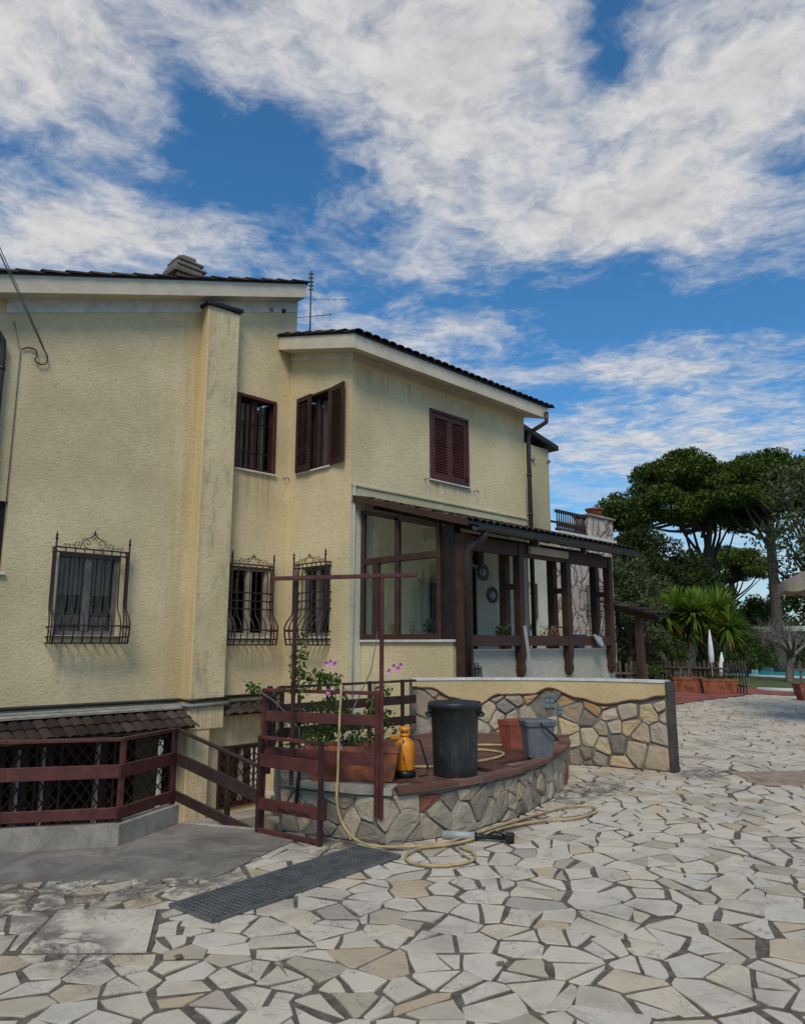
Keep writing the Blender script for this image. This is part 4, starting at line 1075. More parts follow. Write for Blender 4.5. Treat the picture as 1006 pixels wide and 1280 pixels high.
def off(path, d):
    out = []
    for i in range(len(path)):
        a = path[max(0, i - 1)]; b = path[min(len(path) - 1, i + 1)]; L = math.hypot(b[0] - a[0], b[1] - a[1])
        out.append((path[i][0] + (b[1] - a[1]) / L * d, path[i][1] - (b[0] - a[0]) / L * d))
    return out
# path runs right end -> left end; the camera lies on its left hand side => side = -1
def ribbon(path, d0, d1, z0, z1, mat, name, parent, tint=None):
    A = off(path, d0); B = off(path, d1); m = MB(); rings = [[(*a, z0), (*b, z0), (*b, z1), (*a, z1)] for a, b in zip(A, B)]
    m.loft(rings); return m.build(name, mat, parent, tint=tint)
ribbon(WALLC, 0, .16, 0, 1.09, 'cement', 'core', gw)
# wavy lower edge of the plaster
prof_w = [(0, .94), (.36, .87), (.78, .80), (1.12, .87), (1.50, 1.0), (1.72, .915), (2.18, .905), (2.45, .775), (2.80, .865), (3.10, 1.0), (3.6, 1.03)]
kk = WL_ / 3.35
def zwave(s):
    s = s / kk
    for (a, b) in zip(prof_w, prof_w[1:]):
        if s <= b[0]: t = (s - a[0]) / (b[0] - a[0]); t = t * t * (3 - 2 * t); return a[1] + (b[1] - a[1]) * t
    return prof_w[-1][1]
m = MB(); N_ = 60; top = []
for i in range(N_):
    s0, s1 = WL_ * i / N_, WL_ * (i + 1) / N_
    def q(s, o_, z):
        (x, y), (dx, dy) = along(WALLC, min(s, WL_ - 1e-4)); return (x - dy * o_, y + dx * o_, z)
    z0, z1 = zwave(s0), zwave(s1); o = len(m.v)
    m.v += [q(s0, -.02, z0), q(s1, -.02, z1), q(s1, .022, z1), q(s0, .022, z0), q(s0, -.02, 1.088), q(s1, -.02, 1.088), q(s1, .022, 1.088), q(s0, .022, 1.088)]
    for f in ((0, 1, 2, 3), (3, 2, 6, 7), (7, 6, 5, 4)): m.f.append(tuple(o + k for k in f)); m.s.append(False)
m.build('plaster_band', 'stucco_ochre', gw)
m = MB(); pts = []
for i in range(61):
    s = WL_ * i / 60; (x, y), (dx, dy) = along(WALLC, min(s, WL_ - 1e-4)); pts.append((x - dy * .026, y + dx * .026, zwave(s) - .004 + rnd.uniform(-.004, .004)))
m.tube(pts, [.013 + rnd.uniform(-.003, .003) for _ in pts], 6); m.build('plaster_edge', BRICK, gw, tint=.25)
n_c = 9
for i in range(n_c):                                            # coping slabs
    seg = [along(WALLC, min(WL_ - 1e-4, WL_ * (i + k / 4) / n_c + (.004 if k == 0 else -.004 if k == 4 else 0)))[0] for k in range(5)]
    ribbon(seg, -.035, .19, 1.092, 1.122, 'white_stone', 'coping_slab', gw)
# end slab; the wall end's shadow side is put into its dark grey
e0 = bez(0); m = MB(); m.obox((e0[0] + .06, e0[1] - .035, .555), (.085, 0, 0), (0, .022, 0), (0, 0, .555), .006); m.build('end_slab', 'slab_shaded', gw)
rg = random.Random(5)
BT0, BT1 = 1.43, 1.56
rubble(gw, WALLC, -1, .0, zwave, .225, WSTONE, rg, joint=.012, skip=lambda c: 1.47 < c[0] / kk < 1.66 and .72 < c[1] < .95)
for (s, z) in [(1.46 + i * .062, .76 + j * .066) for i in range(2) for j in range(3)] + [(1.36, .74), (1.36, .675)]:
    s *= kk; (x, y), (dx, dy) = along(WALLC, s); m = MB(); m.obox((x - dy * .022, y + dx * .022, z), (dx * .026, dy * .026, 0), (-dy * .01, dx * .01, 0), (0, 0, .028), .003); m.build('blue_tile', 'tile_blue', gw)

# ------------------------------------------------------------------ raised bed / terrace in front of it
bed = thing('raised_bed', (5.6, 5.4, 0), 'raised terrace with low rubble stone retaining wall and red brick edging', 'terrace')
BZ = .42
m = MB(); m.prism([(x, y, -.02) for x, y in [p for p in off(BEDC, -.035)] + BEDP[len(BEDC):]], (0, 0, BZ)); m.build('core', 'cement', bed)
rg = random.Random(9)
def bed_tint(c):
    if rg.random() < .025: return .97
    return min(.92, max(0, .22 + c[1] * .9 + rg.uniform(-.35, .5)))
BEDR = off(BEDC, -.03)
rubble(bed, BEDR, 1, 0.0, lambda s: .378, .19, BSTONE, rg, proud=(.003, .028), tintf=bed_tint, joint=.006, ys=.62)
# brick coping along the curve, stone slab on the short side
Lb = plen(BEDC); s = 1.14
while s < Lb - .1:
    l = rg.uniform(.26, .36); seg = [along(BEDC, min(Lb - 1e-4, s + l * k / 2 + (.003 if k == 0 else -.003 if k == 2 else 0)))[0] for k in range(3)]
    ribbon(seg, .02, -.115, .392, .434 + rg.uniform(-.002, .002), BRICK, 'edging_brick', bed, tint=rg.random()); s += l
seg = [along(BEDC, .02 + 1.1 * k / 6)[0] for k in range(7)]
ribbon(seg[:4], .03, -.20, .382, .432, 'concrete', 'coping_slab', bed); ribbon([along(BEDC, .58)[0], along(BEDC, .8)[0], along(BEDC, 1.1)[0]], .03, -.20, .382, .436, 'concrete', 'coping_slab', bed)
# floor tiles
inner = off(BEDC, -.12)[1:]; FP = inner + BEDP[len(BEDC):]
for i in range(15):
    for j in range(10):
        x0, y0 = 4.15 + i * .305, 4.40 + j * .305; q = [(x0, y0), (x0 + .298, y0), (x0 + .298, y0 + .298), (x0, y0 + .298)]
        if all(inside(FP, *p) for p in q) or (inside(FP, x0 + .15, y0 + .15) and sum(inside(BEDP, *p) for p in q) == 4 and min(math.hypot(p[0] - b_[0], p[1] - b_[1]) for p in q for b_ in BEDC) > .12):
            m = MB(); m.prism([(*p, .40) for p in q], (0, 0, .032 + rg.uniform(-.001, .001))); m.build('floor_tile', FTILE, bed, tint=rg.random())

# ------------------------------------------------------------------ kerb and railings of the basement yard
kb = thing('concrete_kerb', (2.79, 5.97, 0), 'low bent concrete kerb carrying a red railing beside the sunken yard', 'kerb')
KP = [(-.6, 8.13), (2.05, 6.44), (2.79, 5.97), (3.50, 6.32)]
for i, (a, b) in enumerate(zip(KP, KP[1:])):
    A = off([a, b], 0); B = off([a, b], -.14)
    m = MB(); e = .003 if i else 0
    d = Vector((b[0] - a[0], b[1] - a[1], 0)).normalized(); a2 = Vector((*a, 0)) + d * .002; b2 = Vector((*b, 0)) - d * .002
    nrm = Vector((-d.y, d.x, 0))
    m.loft([[tuple(p), tuple(p + nrm * .13), tuple(p + nrm * .13 + Vector((0, 0, .17))), tuple(p + Vector((0, 0, .172)))] for p in (a2, a2.lerp(b2, .33), a2.lerp(b2, .66), b2)])
    m.build('kerb_section', 'concrete', kb)
m = MB(); m.bar((3.545, 6.33, .005), (3.87, 5.64, .005), .05, .03, b=.006); m.build('edge_stone', 'concrete', kb)
def railing(name, pts, label, heights, posts, pz0, parent=None, mat='rail_red', top=.82, bt=.022):
    """pts polyline (x,y,dz); heights list of (z, board height); top handrail"""
    t_ = thing(name, (pts[0][0], pts[0][1], 0), label, 'railing')
    for (a, b) in zip(pts, pts[1:]):
        A = Vector((a[0], a[1], a[2])); B = Vector((b[0], b[1], b[2]))
        for (z, h) in heights:
            m = MB(); m.bar(A + Vector((0, 0, z)), B + Vector((0, 0, z)), bt, h, b=.003); m.build('board', mat, t_)
        if top:
            m = MB(); m.bar(A + Vector((0, 0, top)), B + Vector((0, 0, top)), .035, .03, b=.004); m.build('handrail', mat, t_)
    for p in posts:
        m = MB(); m.box(p[0] - .02, p[0] + .02, p[1] - .02, p[1] + .02, p[2], p[3], .003); m.build('post', mat, t_)
    return t_
KI = [(-.55, 8.17, 0), (2.08, 6.50, 0), (2.80, 6.04, 0), (3.47, 6.37, 0)]
railing('yard_railing', KI, 'red metal railing of two broad boards standing on the concrete kerb', [(.57, .105), (.25, .085)], [(2.83, 6.07, .17, .82), (3.47, 6.40, .17, .82), (1.35, 7.0, .17, .82), (.2, 7.74, .17, .82)], .17)
DS = [(3.475, 6.385, 0), (3.92, 5.66, -.31)]
railing('stair_railing', DS, 'dark red sloping railing running down beside the stair to the basement', [(.57, .105), (.25, .085)], [(3.76, 5.95, -.6, .66)], 0, mat='rail_brown')
# steps going down behind it
stair = thing('basement_stair', (4.5, 7.0, -1.45), 'grey concrete stair descending into the sunken basement yard', 'stair')
for i in range(6):
    m = MB(); m.box(4.05, 5.0, 6.9 + i * .28, 7.18 + i * .28, -1.44, -.2 - i * .2, .006)
    m.build('step', 'concrete', stair)
# railing round the raised bed
BR = [(3.88, 5.60, 0), (4.02, 5.24, 0), (4.29, 4.55, 0)]
br = railing('bed_railing', BR, 'red board railing along the short side of the raised terrace', [(.965, .088), (.655, .105)], [(3.88, 5.60, 0, 1.2), (4.28, 4.57, .22, 1.18)], 0, top=1.185)
m = MB(); m.tube([(4.03, 5.30, 1.15), (4.04, 5.29, .5), (4.0, 5.27, .25)], .017, 6); m.build('rod', 'iron_black', br)
railing('rear_railing', [(5.05, 7.0, 0), (7.25, 7.0, 0)], 'brown board railing behind the flower trough against the yellow wing', [(.86, .11), (.60, .11)], [(5.08, 7.0, .42, 1.12), (5.75, 7.0, .42, 1.12), (6.42, 7.0, .42, 1.12), (7.0, 7.0, .42, 1.12)], 0, mat='rail_brown', top=1.10)
railing('side_railing', [(3.95, 5.66, 0), (5.02, 6.98, 0)], 'brown railing on the yard side of the raised terrace behind the trough', [(.86, .10), (.60, .10)], [(4.1, 5.84, .42, 1.2), (4.5, 6.34, .42, 1.12)], 0, mat='rail_brown', top=1.10)
# overhead iron frame
fr = thing('iron_support', (3.84, 5.25, .42), 'tall thin rust red iron bar frame rising above the flower trough', 'support')
m = MB(); m.bar((3.75, 5.37, 2.15), (4.47, 4.30, 2.16), .035, .035, b=.004); m.build('crossbar', 'rail_red', fr)
m = MB(); m.box(3.90, 3.93, 5.22, 5.25, .42, 2.135, .004); m.build('upright', 'rail_brown', fr)
m = MB(); m.box(4.285, 4.315, 4.53, 4.56, .20, 2.14, .004); m.build('upright', 'rail_red', fr)
# gate
gt = thing('gate', (3.84, 5.60, 0), 'small open red metal gate of two boards in front of the terrace', 'gate')
A, B = Vector((3.83, 5.575, 0)), Vector((3.94, 4.87, 0))
for (z, h, nm) in ((.79, .028, 'frame_bar'), (.03, .035, 'frame_bar'), (.60, .105, 'board'), (.245, .095, 'board')):
    m = MB(); m.bar(A + Vector((0, 0, z)), B + Vector((0, 0, z)), .028, h, b=.003); m.build(nm, 'rail_red', gt)
for p in (A, B):
    m = MB(); m.box(p.x - .018, p.x + .018, p.y - .018, p.y + .018, .005, .805, .003); m.build('stile', 'rail_brown', gt)
m = MB(); m.box(B.x - .02, B.x + .03, B.y - .05, B.y + .02, .20, .36, .004); m.build('latch', 'rail_brown', gt)
m = MB()
for k in range(9): m.tube([A.lerp(B, .38 + k * .055) + Vector((-.02, 0, .235 + .012 * math.sin(k * 2.2))), A.lerp(B, .42 + k * .055) + Vector((-.02, 0, .215 + .014 * math.cos(k * 1.7)))], .008, 5)
m.build('scroll_ornament', 'iron_black', gt)

# ------------------------------------------------------------------ drain grate
gr = thing('floor_grate', (3.3, 4.35, 0), 'long dark grey plastic grid mat lying over the drain in the paving', 'grate')
GO = Vector((2.46, 4.24, 0)); gd = Vector((4.16, 4.42, 0)) - GO; gl = gd.length; gd.normalize(); gn = Vector((-gd.y, gd.x, 0)); gw_ = .43
m = MB()
for i in range(43):
    p = GO + gd * (gl * i / 42); m.bar(p - gn * gw_ / 2 + Vector((0, 0, .012)), p + gn * gw_ / 2 + Vector((0, 0, .012)), .012, .012)
for j in range(14):
    q = gn * (gw_ * (j / 13 - .5)); m.bar(GO + q + Vector((0, 0, .0135)), GO + q + gd * gl + Vector((0, 0, .0135)), .010, .012)
tag(m.build('grid', 'grate_plastic', gr), kind='stuff')
m = MB(); q = gn * gw_ / 2
for sg in (-1, 1): m.bar(GO + q * sg + Vector((0, 0, .010)), GO + q * sg + gd * gl + Vector((0, 0, .010)), .02, .02)
for k in (0, gl): m.bar(GO + gd * k - q + Vector((0, 0, .0095)), GO + gd * k + q + Vector((0, 0, .0095)), .02, .021)
m.build('rim', 'grate_plastic', gr)
m = MB(); m.prism([GO - q + Vector((0, 0, -.015)), GO + gd * gl - q + Vector((0, 0, -.015)), GO + gd * gl + q + Vector((0, 0, -.015)), GO + q + Vector((0, 0, -.015))], (0, 0, .022)); m.build('tray', 'plastic_black', gr)

# ------------------------------------------------------------------ loose things on the terrace
def trough(name, c, ang, L, W, H, label, cat='planter', mat='terracotta', soil=True, group=None, taper=.86):
    t_ = thing(name, c, label, cat, group); ca, sa = math.cos(ang), math.sin(ang)
    def ring(l, w, z): return [(c[0] + x * ca - y * sa, c[1] + x * sa + y * ca, c[2] + z) for x, y in ((-l / 2, -w / 2), (l / 2, -w / 2), (l / 2, w / 2), (-l / 2, w / 2))]
    m = MB(); m.loft([ring(L * taper, W * taper * .9, 0), ring(L * .97, W * .95, H * .82)]); m.build('body', mat, t_)
    m = MB(); m.loft([ring(L * .975, W * .955, H * .80), ring(L, W, H * .82), ring(L * 1.01, W * 1.02, H), ring(L * .93, W * .86, H), ring(L * .92, W * .84, H * .88)], caps=False); m.build('rim', mat, t_)
    if soil: m = MB(); m.loft([ring(L * .93, W * .86, H * .82), ring(L * .93, W * .86, H * .89)]); m.build('soil', 'soil', t_)
    return t_
tr = trough('flower_trough', (4.43, 5.02, .437), math.atan2(4.66 - 5.40, 4.72 - 4.08), .80, .32, .29, 'large long terracotta trough with a flowering vine on the terrace corner', 'planter')

def leaves(name, parent, base, centres, size, mat, seed, aspect=.55, up=.0, tint_lo=.0, tint_hi=1., tfun=None, droop=0.):
    """one mesh of many small folded leaf faces"""
    rg_ = np.random.default_rng(seed); C = np.asarray(centres, float); n = len(C)
    a = rg_.normal(size=(n, 3)); a[:, 2] += up; a[:, 2] -= droop; a /= np.linalg.norm(a, axis=1, keepdims=True)
    b = rg_.normal(size=(n, 3)); b -= a * (a * b).sum(1, keepdims=True); b /= np.linalg.norm(b, axis=1, keepdims=True)
    s = (size * rg_.uniform(.6, 1.35, n))[:, None]
    nn = np.cross(a, b)
    v = np.stack([C - a * s * .5, C + b * s * aspect * .5 + nn * s * .08, C + a * s * .5, C - b * s * aspect * .5 + nn * s * .08], 1).reshape(-1, 3) - np.array(base)
    me = bpy.data.meshes.new(name); me.vertices.add(4 * n); me.vertices.foreach_set('co', v.ravel())
    me.loops.add(4 * n); me.loops.foreach_set('vertex_index', np.arange(4 * n, dtype=np.int32))
    me.polygons.add(n); me.polygons.foreach_set('loop_start', np.arange(0, 4 * n, 4, dtype=np.int32))
    t = rg_.uniform(tint_lo, tint_hi, n) if tfun is None else np.clip(tfun(C) + rg_.normal(0, .15, n), 0, 1)
    at = me.attributes.new('tint', 'FLOAT', 'POINT'); at.data.foreach_set('value', np.repeat(t, 4).astype(np.float32))
    me.update(calc_edges=True); me.materials.append(MATS[mat])
    o = bpy.data.objects.new(name, me); col.objects.link(o)
    if parent: o.parent = parent
    else: o.location = base
    BASE[o.name] = Vector(base)
    return o
def blobpts(rg_, clumps, n):
    """points in ellipsoidal clumps [(centre, (rx,ry,rz))], denser towards the skin"""
    out = []; vol = np.array([c[1][0] * c[1][1] * c[1][2] for c in clumps]) ** .67; vol /= vol.sum()
    for (c, r), w in zip(clumps, vol):
        k = max(3, int(n * w)); d = rg_.normal(size=(k, 3)); d /= np.linalg.norm(d, axis=1, keepdims=True)
        rad = rg_.uniform(.25, 1.05, k) ** .6; out.append(np.array(c) + d * rad[:, None] * np.array(r))
    return np.concatenate(out)
rgn = np.random.default_rng(3)
# the vine: stems up the frame with leaf clumps and pink trumpet flowers
vb = (4.43, 5.02, .437)
vine = thing('flowering_vine', vb, 'climbing vine with pink trumpet flowers growing from the long terracotta trough', 'plant')
m = MB()
for pts in ([(4.2, 5.2, .70), (4.05, 5.3, 1.0), (3.98, 5.26, 1.35), (4.0, 5.22, 1.62)], [(4.35, 5.05, .70), (4.25, 5.05, 1.0), (4.2, 5.03, 1.25)], [(4.5, 4.9, .7), (4.42, 4.8, 1.0), (4.36, 4.70, 1.25), (4.5, 4.62, 1.28)],
            [(4.3, 5.1, .7), (4.5, 5.1, 1.05), (4.62, 5.02, 1.35), (4.66, 4.98, 1.7)], [(4.2, 5.2, .7), (3.9, 5.5, 1.1), (3.75, 5.62, 1.22), (3.70, 5.7, 1.28)]):
    m.tube(pts, [.008, .006, .005, .003][:len(pts)], 5)
m.build('stems', 'bark_grey', vine)
cl = [((3.98, 5.25, 1.48), (.09, .09, .26)), ((3.99, 5.24, 1.25), (.12, .12, .13)), ((4.10, 5.13, 1.28), (.10, .10, .10)), ((4.22, 5.02, 1.08), (.12, .12, .20)), ((4.24, 4.99, .95), (.12, .13, .12)),
      ((4.15, 5.18, .80), (.15, .15, .06)), ((4.40, 4.98, .78), (.14, .14, .05)), ((4.16, 5.06, 1.30), (.14, .14, .05)), ((4.48, 4.86, 1.04), (.07, .07, .10)), ((3.75, 5.6, 1.20), (.07, .07, .07)),
      ((4.52, 4.78, 1.18), (.1, .1, .06))]
leaves('foliage', vine, vb, blobpts(rgn, cl, 950), .050, 'vine_leaf', 21, .5)
fl = MB()
for (x, y, z) in ((4.10, 5.02, 1.42), (4.13, 5.0, 1.43), (4.16, 4.98, 1.415), (4.11, 5.0, 1.19), (4.12, 5.0, 1.17), (4.40, 4.50, 1.40), (4.43, 4.48, 1.38), (4.45, 4.47, 1.41), (4.37, 4.53, 1.36), (4.19, 4.93, .74)):
    for k in range(5):
        a = k * 1.257 + x * 9; d1 = Vector((-.5 * math.sin(a), .5 * math.sin(a), math.cos(a))) * .026; ctr = Vector((x, y, z)); d2 = Vector((-.018, -.018, 0))
        sd = Vector((-.5 * math.cos(a), .5 * math.cos(a), -math.sin(a))) * .013
        fl.add([ctr, ctr + d1 * .6 + sd + d2, ctr + d1 * 1.15 + d2, ctr + d1 * .6 - sd + d2], [(0, 1, 2, 3)])
fl.build('flowers', 'pink_petal', vine, recalc=False)
leaves('shrub_leaves', vine, vb, blobpts(rgn, [((5.3, 6.6, .72), (.35, .3, .25)), ((6.1, 6.55, .66), (.3, .25, .2)), ((4.8, 6.2, .62), (.25, .3, .2))], 700), .07, 'mid_leaf', 22, .45)

# black bin
bn = thing('dustbin', (5.22, 4.55, .434), 'tall round black plastic dustbin with flat lid on the terrace edge', 'bin')
m = MB(); prof = [(.190, 0), (.196, .012), (.205, .30), (.214, .575), (.224, .58), (.224, .60)]; m.lathe((5.22, 4.55, .434), prof, 40); m.build('body', 'bin_plastic', bn)
m = MB(); m.lathe((5.22, 4.55, .434), [(.228, .585), (.242, .588), (.244, .622), (.236, .636), (.224, .634), (.214, .628), (.200, .640), (.17, .643), (.06, .645), (.055, .655), (.02, .656)], 40); m.build('lid', 'bin_plastic', bn)
for sg in (-1, 1):
    d = Vector((1, -1, 0)).normalized() * sg; c = Vector((5.22, 4.55, .434 + .52)) + d * .228; s_ = Vector((1, 1, 0)).normalized()
    m = MB(); m.tube([c - s_ * .06 - d * .02, c - s_ * .055 + d * .018, c - s_ * .05 + d * .026 + Vector((0, 0, .01)), c + s_ * .05 + d * .026 + Vector((0, 0, .01)), c + s_ * .055 + d * .018, c + s_ * .06 - d * .02], .016, 6)
    m.obox(c + d * -.01 + Vector((0, 0, .05)), d * .028, s_ * .035, Vector((0, 0, .03)), .005); m.build('handle', 'bin_plastic', bn)
# garden sprayer
spb = (4.83, 4.80, .434)
sp = thing('pump_sprayer', spb, 'orange plastic pressure sprayer bottle with black foot and hose', 'sprayer')
m = MB(); m.lathe((4.83, 4.80, .434), [(.082, .055), (.088, .07), (.088, .26), (.080, .29), (.055, .315), (.040, .33), (.038, .345)], 24); m.build('tank', 'plastic_orange', sp)
m = MB(); m.lathe((4.83, 4.80, .434), [(.095, 0), (.098, .03), (.090, .058), (.07, .06)], 24); m.build('foot', 'plastic_black', sp)
m = MB(); m.lathe((4.83, 4.80, .434), [(.044, .345), (.046, .365), (.030, .370), (.028, .385), (.052, .39), (.056, .405), (.050, .425), (.02, .43)], 20)
m.obox((4.79, 4.84, .434 + .335), (.05, -.05, 0), (.012, .012, 0), (0, 0, .02), .005); m.build('pump_handle', 'plastic_orange', sp)
m = MB(); m.tube([(4.86, 4.77, .77), (4.93, 4.71, .74), (4.96, 4.69, .62), (4.99, 4.67, .50), (4.97, 4.67, .45), (4.9, 4.69, .445)], .010, 6); m.tube([(4.77, 4.76, .75), (4.765, 4.75, .6), (4.79, 4.73, .47)], .009, 6); m.build('spray_hose', 'plastic_black', sp)
# red flower box, grey bucket
trough('red_flower_box', (7.10, 5.22, .434), R(-18), .42, .24, .30, 'small empty brick red plastic flower box beside the grey bucket', 'planter', 'terracotta_red', soil=False, taper=.88)
bk = thing('bucket', (6.66, 4.66, .434), 'grey square plastic bucket with black handle at the terrace edge', 'bucket')
def sq(c, l, w, z, ang, b=.02):
    ca, sa = math.cos(ang), math.sin(ang); q = []
    for x, y in ((-l / 2 + b, -w / 2), (l / 2 - b, -w / 2), (l / 2, -w / 2 + b), (l / 2, w / 2 - b), (l / 2 - b, w / 2), (-l / 2 + b, w / 2), (-l / 2, w / 2 - b), (-l / 2, -w / 2 + b)): q.append((c[0] + x * ca - y * sa, c[1] + x * sa + y * ca, z))
    return q
c = (6.66, 4.66); an = R(-33)
m = MB(); m.loft([sq(c, .265, .20, .434, an), sq(c, .30, .235, .74, an)]); m.build('body', 'bucket_grey', bk)
m = MB(); m.loft([sq(c, .31, .245, .735, an), sq(c, .33, .265, .745, an), sq(c, .34, .27, .79, an), sq(c, .32, .25, .805, an)]); m.build('lid', 'bucket_grey', bk)
ax = Vector((math.cos(an), math.sin(an), 0)); ay = Vector((-ax.y, ax.x, 0)); cc = Vector((6.66, 4.66, 0))
m = MB(); m.tube([cc + ax * -.02 - ay * .14 + Vector((0, 0, .775)), cc + ax * .0 - ay * .165 + Vector((0, 0, .75)), cc + ax * .10 - ay * .17 + Vector((0, 0, .665)), cc + ax * .15 - ay * .165 + Vector((0, 0, .62)), cc + ax * .19 - ay * .10 + Vector((0, 0, .60))], .011, 6); m.build('handle', 'plastic_black', bk)
# hoses
def smooth(pts, n=8):
    P = [Vector(p) for p in pts]; out = []
    for i in range(len(P) - 1):
        p0, p1, p2, p3 = P[max(0, i - 1)], P[i], P[i + 1], P[min(len(P) - 1, i + 2)]
        for k in range(n):
            t = k / n; out.append(.5 * ((2 * p1) + (p2 - p0) * t + (2 * p0 - 5 * p1 + 4 * p2 - p3) * t * t + (3 * p1 - p0 - 3 * p2 + p3) * t ** 3))
    return out + [P[-1]]
H = .022
hp = [(4.32, 5.06, 1.20), (4.22, 4.97, 1.235), (4.15, 4.88, 1.22), (4.12, 4.86, 1.0), (4.11, 4.86, .6), (4.10, 4.84, .25), (4.13, 4.66, .06), (4.26, 4.42, H), (4.61, 4.20, H), (4.96, 4.20, H), (5.45, 4.22, H), (6.12, 4.24, H), (6.50, 4.22, H), (6.66, 4.09, H), (6.52, 3.92, H), (6.14, 3.90, H), (5.80, 4.06, H + .004), (5.39, 4.15, H),
      (4.9, 4.10, H), (4.62, 4.14, H), (4.40, 4.22, H), (4.17, 4.14, H), (4.09, 3.95, H), (4.22, 3.77, H), (4.44, 3.72, H), (4.61, 3.85, H), (4.66, 4.03, H)]
m = MB(); m.tube(smooth(hp), .011, 8); tag(m.build('garden_hose', 'hose', base=(4.6, 4.2, 0)), 'long yellow garden hose hanging over the rail and coiled on the paving', 'hose')
H = .452
m = MB(); m.tube(smooth([(4.98, 5.0, H), (5.15, 5.04, H), (5.32, 4.90, H), (5.6, 4.86, H), (5.95, 4.80, H), (6.3, 4.86, H), (6.48, 5.0, H), (6.5, 5.25, H), (6.35, 5.4, H + .003), (6.5, 5.6, H), (6.75, 5.55, H), (6.95, 5.35, H)]), .014, 8)
tag(m.build('terrace_hose', 'hose', base=(6, 5, .43)), 'yellow hose looped on the terrace floor behind the black dustbin', 'hose')
gn_ = thing('spray_lance', (4.95, 4.12, 0), 'grey and black spray lance dropped on the paving beside the hose', 'spray gun')
m = MB(); m.tube([(4.80, 4.33, .035), (4.95, 4.11, .035)], .034, 10); m.build('barrel', 'plastic_grey', gn_)
m = MB(); m.tube([(4.95, 4.11, .036), (4.97, 4.08, .036), (5.09, 3.89, .036)], [.036, .02, .018], 8); m.tube([(5.0, 4.02, .05), (5.04, 3.97, .085), (5.09, 3.90, .05)], .009, 6); m.obox((5.10, 3.87, .04), (.02, -.03, 0), (.03, .02, 0), (0, 0, .035), .008); m.build('grip', 'plastic_black', gn_)

# ------------------------------------------------------------------ things in and on the veranda
def pot(name, c, r, h, label, mat='terracotta', leafn=90, lr=.16, lh=.22, group=None, lmat='mid_leaf', ls=.06, seed=1, cat='plant pot', soil=True):
    t_ = thing(name, c, label, cat, group)
    m = MB(); m.lathe(c, [(r * .68, 0), (r * .92, h * .78), (r * .92, h * .8), (r * 1.06, h * .8), (r * 1.08, h), (r * .92, h), (r * .88, h * .9)], 16); m.build('pot', mat, t_)
    if leafn:
        m = MB()
        rr = random.Random(seed)
        for k in range(5): m.tube([(c[0], c[1], c[2] + h * .8), (c[0] + rr.uniform(-lr, lr) * .6, c[1] + rr.uniform(-lr, lr) * .6, c[2] + h + lh * .6), (c[0] + rr.uniform(-lr, lr), c[1] + rr.uniform(-lr, lr), c[2] + h + lh)], .006, 4)
        m.build('stems', 'bark_grey', t_)
        rg_ = np.random.default_rng(seed); leaves('foliage', t_, c, blobpts(rg_, [((c[0], c[1], c[2] + h + lh * .5), (lr, lr, lh * .6))], leafn), ls, lmat, seed + 50, .6)
    return t_
pot('potted_plant', (9.55, 7.28, 1.502), .10, .17, 'terracotta pot with trailing green plant on the veranda parapet', seed=3, leafn=110)
pot('potted_cactus', (10.85, 7.28, 1.502), .10, .16, 'red clay pots with dry twigs on the veranda parapet', 'terracotta_red', seed=4, leafn=60, lmat='yucca_dead')
pot('tall_red_pot', (11.00, 7.29, 1.502), .09, .26, 'tall orange red clay vase standing on the veranda parapet', 'terracotta_red', leafn=0)
pot('terrace_pot', (17.85, 10.38, 4.982), .24, .24, 'wide terracotta bowl on top of the far stone pillar', 'terracotta', leafn=0)
for k, (y, r, h, l, mt, lf) in enumerate(((9.05, .05, .09, 'first small potted succulent from the wall on the glazed sill', 'terracotta', 70), (8.62, .05, .07, 'bushy little green plant behind the middle pane of the glazed screen', 'ceramic', 110),
        (8.20, .045, .09, 'slim upright cactus pot behind the wide pane of the glazed screen', 'terracotta', 30), (8.06, .04, .07, 'blue and white little pot on the glazed sill', 'plastic_blue', 0), (7.86, .06, .10, 'leafy potted plant in clay pot on the glazed sill', 'terracotta', 90), (7.66, .07, .09, 'red bowl with small plant at the end of the glazed sill', 'terracotta_red', 60))):
    pot('sill_plant', (8.42, y, 1.643), r, h, l, mt, lf, .08, .20, 'pots on the sill behind the glazed screen', 'mid_leaf', .035, 30 + k)
for i, (x, z, s_) in enumerate(((11.55, 2.98, .17), (11.83, 2.54, .165))):
    pt = thing('wall_plate', (x, 9.25, z), ('upper' if i == 0 else 'lower') + ' of two dark decorated ceramic plates hung on the veranda wall', 'plate')
    m = MB(); m.lathe((0, 0, 0), [(s_ * .5, 0), (s_ * .98, .02), (s_, .028), (s_ * .96, .032), (s_ * .62, .018), (s_ * .55, .016), (.01, .016)], 28)
    m.v = [(x + v[0], 9.275 - v[2], z + v[1]) for v in m.v]; m.build('rim', 'ceramic', pt)
    m = MB(); m.lathe((0, 0, 0), [(s_ * .5, .019), (s_ * .45, .022), (.01, .022)], 20); m.v = [(x + v[0], 9.275 - v[2], z + v[1]) for v in m.v]; m.build('motif', 'plastic_grey', pt)
lamp = thing('wall_lamp', (11.25, 9.2, 3.25), 'dark lantern fixed on the veranda wall above the plates', 'lamp')
m = MB(); m.box(11.13, 11.33, 9.06, 9.20, 3.1, 3.38, .02); m.build('housing', 'iron', lamp); m = MB(); m.box(11.2, 11.26, 9.2, 9.28, 3.2, 3.28); m.build('bracket', 'iron', lamp)
m = MB(); m.bar((9.68, 6.85, 1.12), (9.78, 7.03, 1.86), .045, .02, (1, 0, 0)); tag(m.build('white_lath', 'plastic_grey', base=(9.68, 6.85, 1.12)), 'pale wooden lath leaning against the veranda parapet', 'lath')
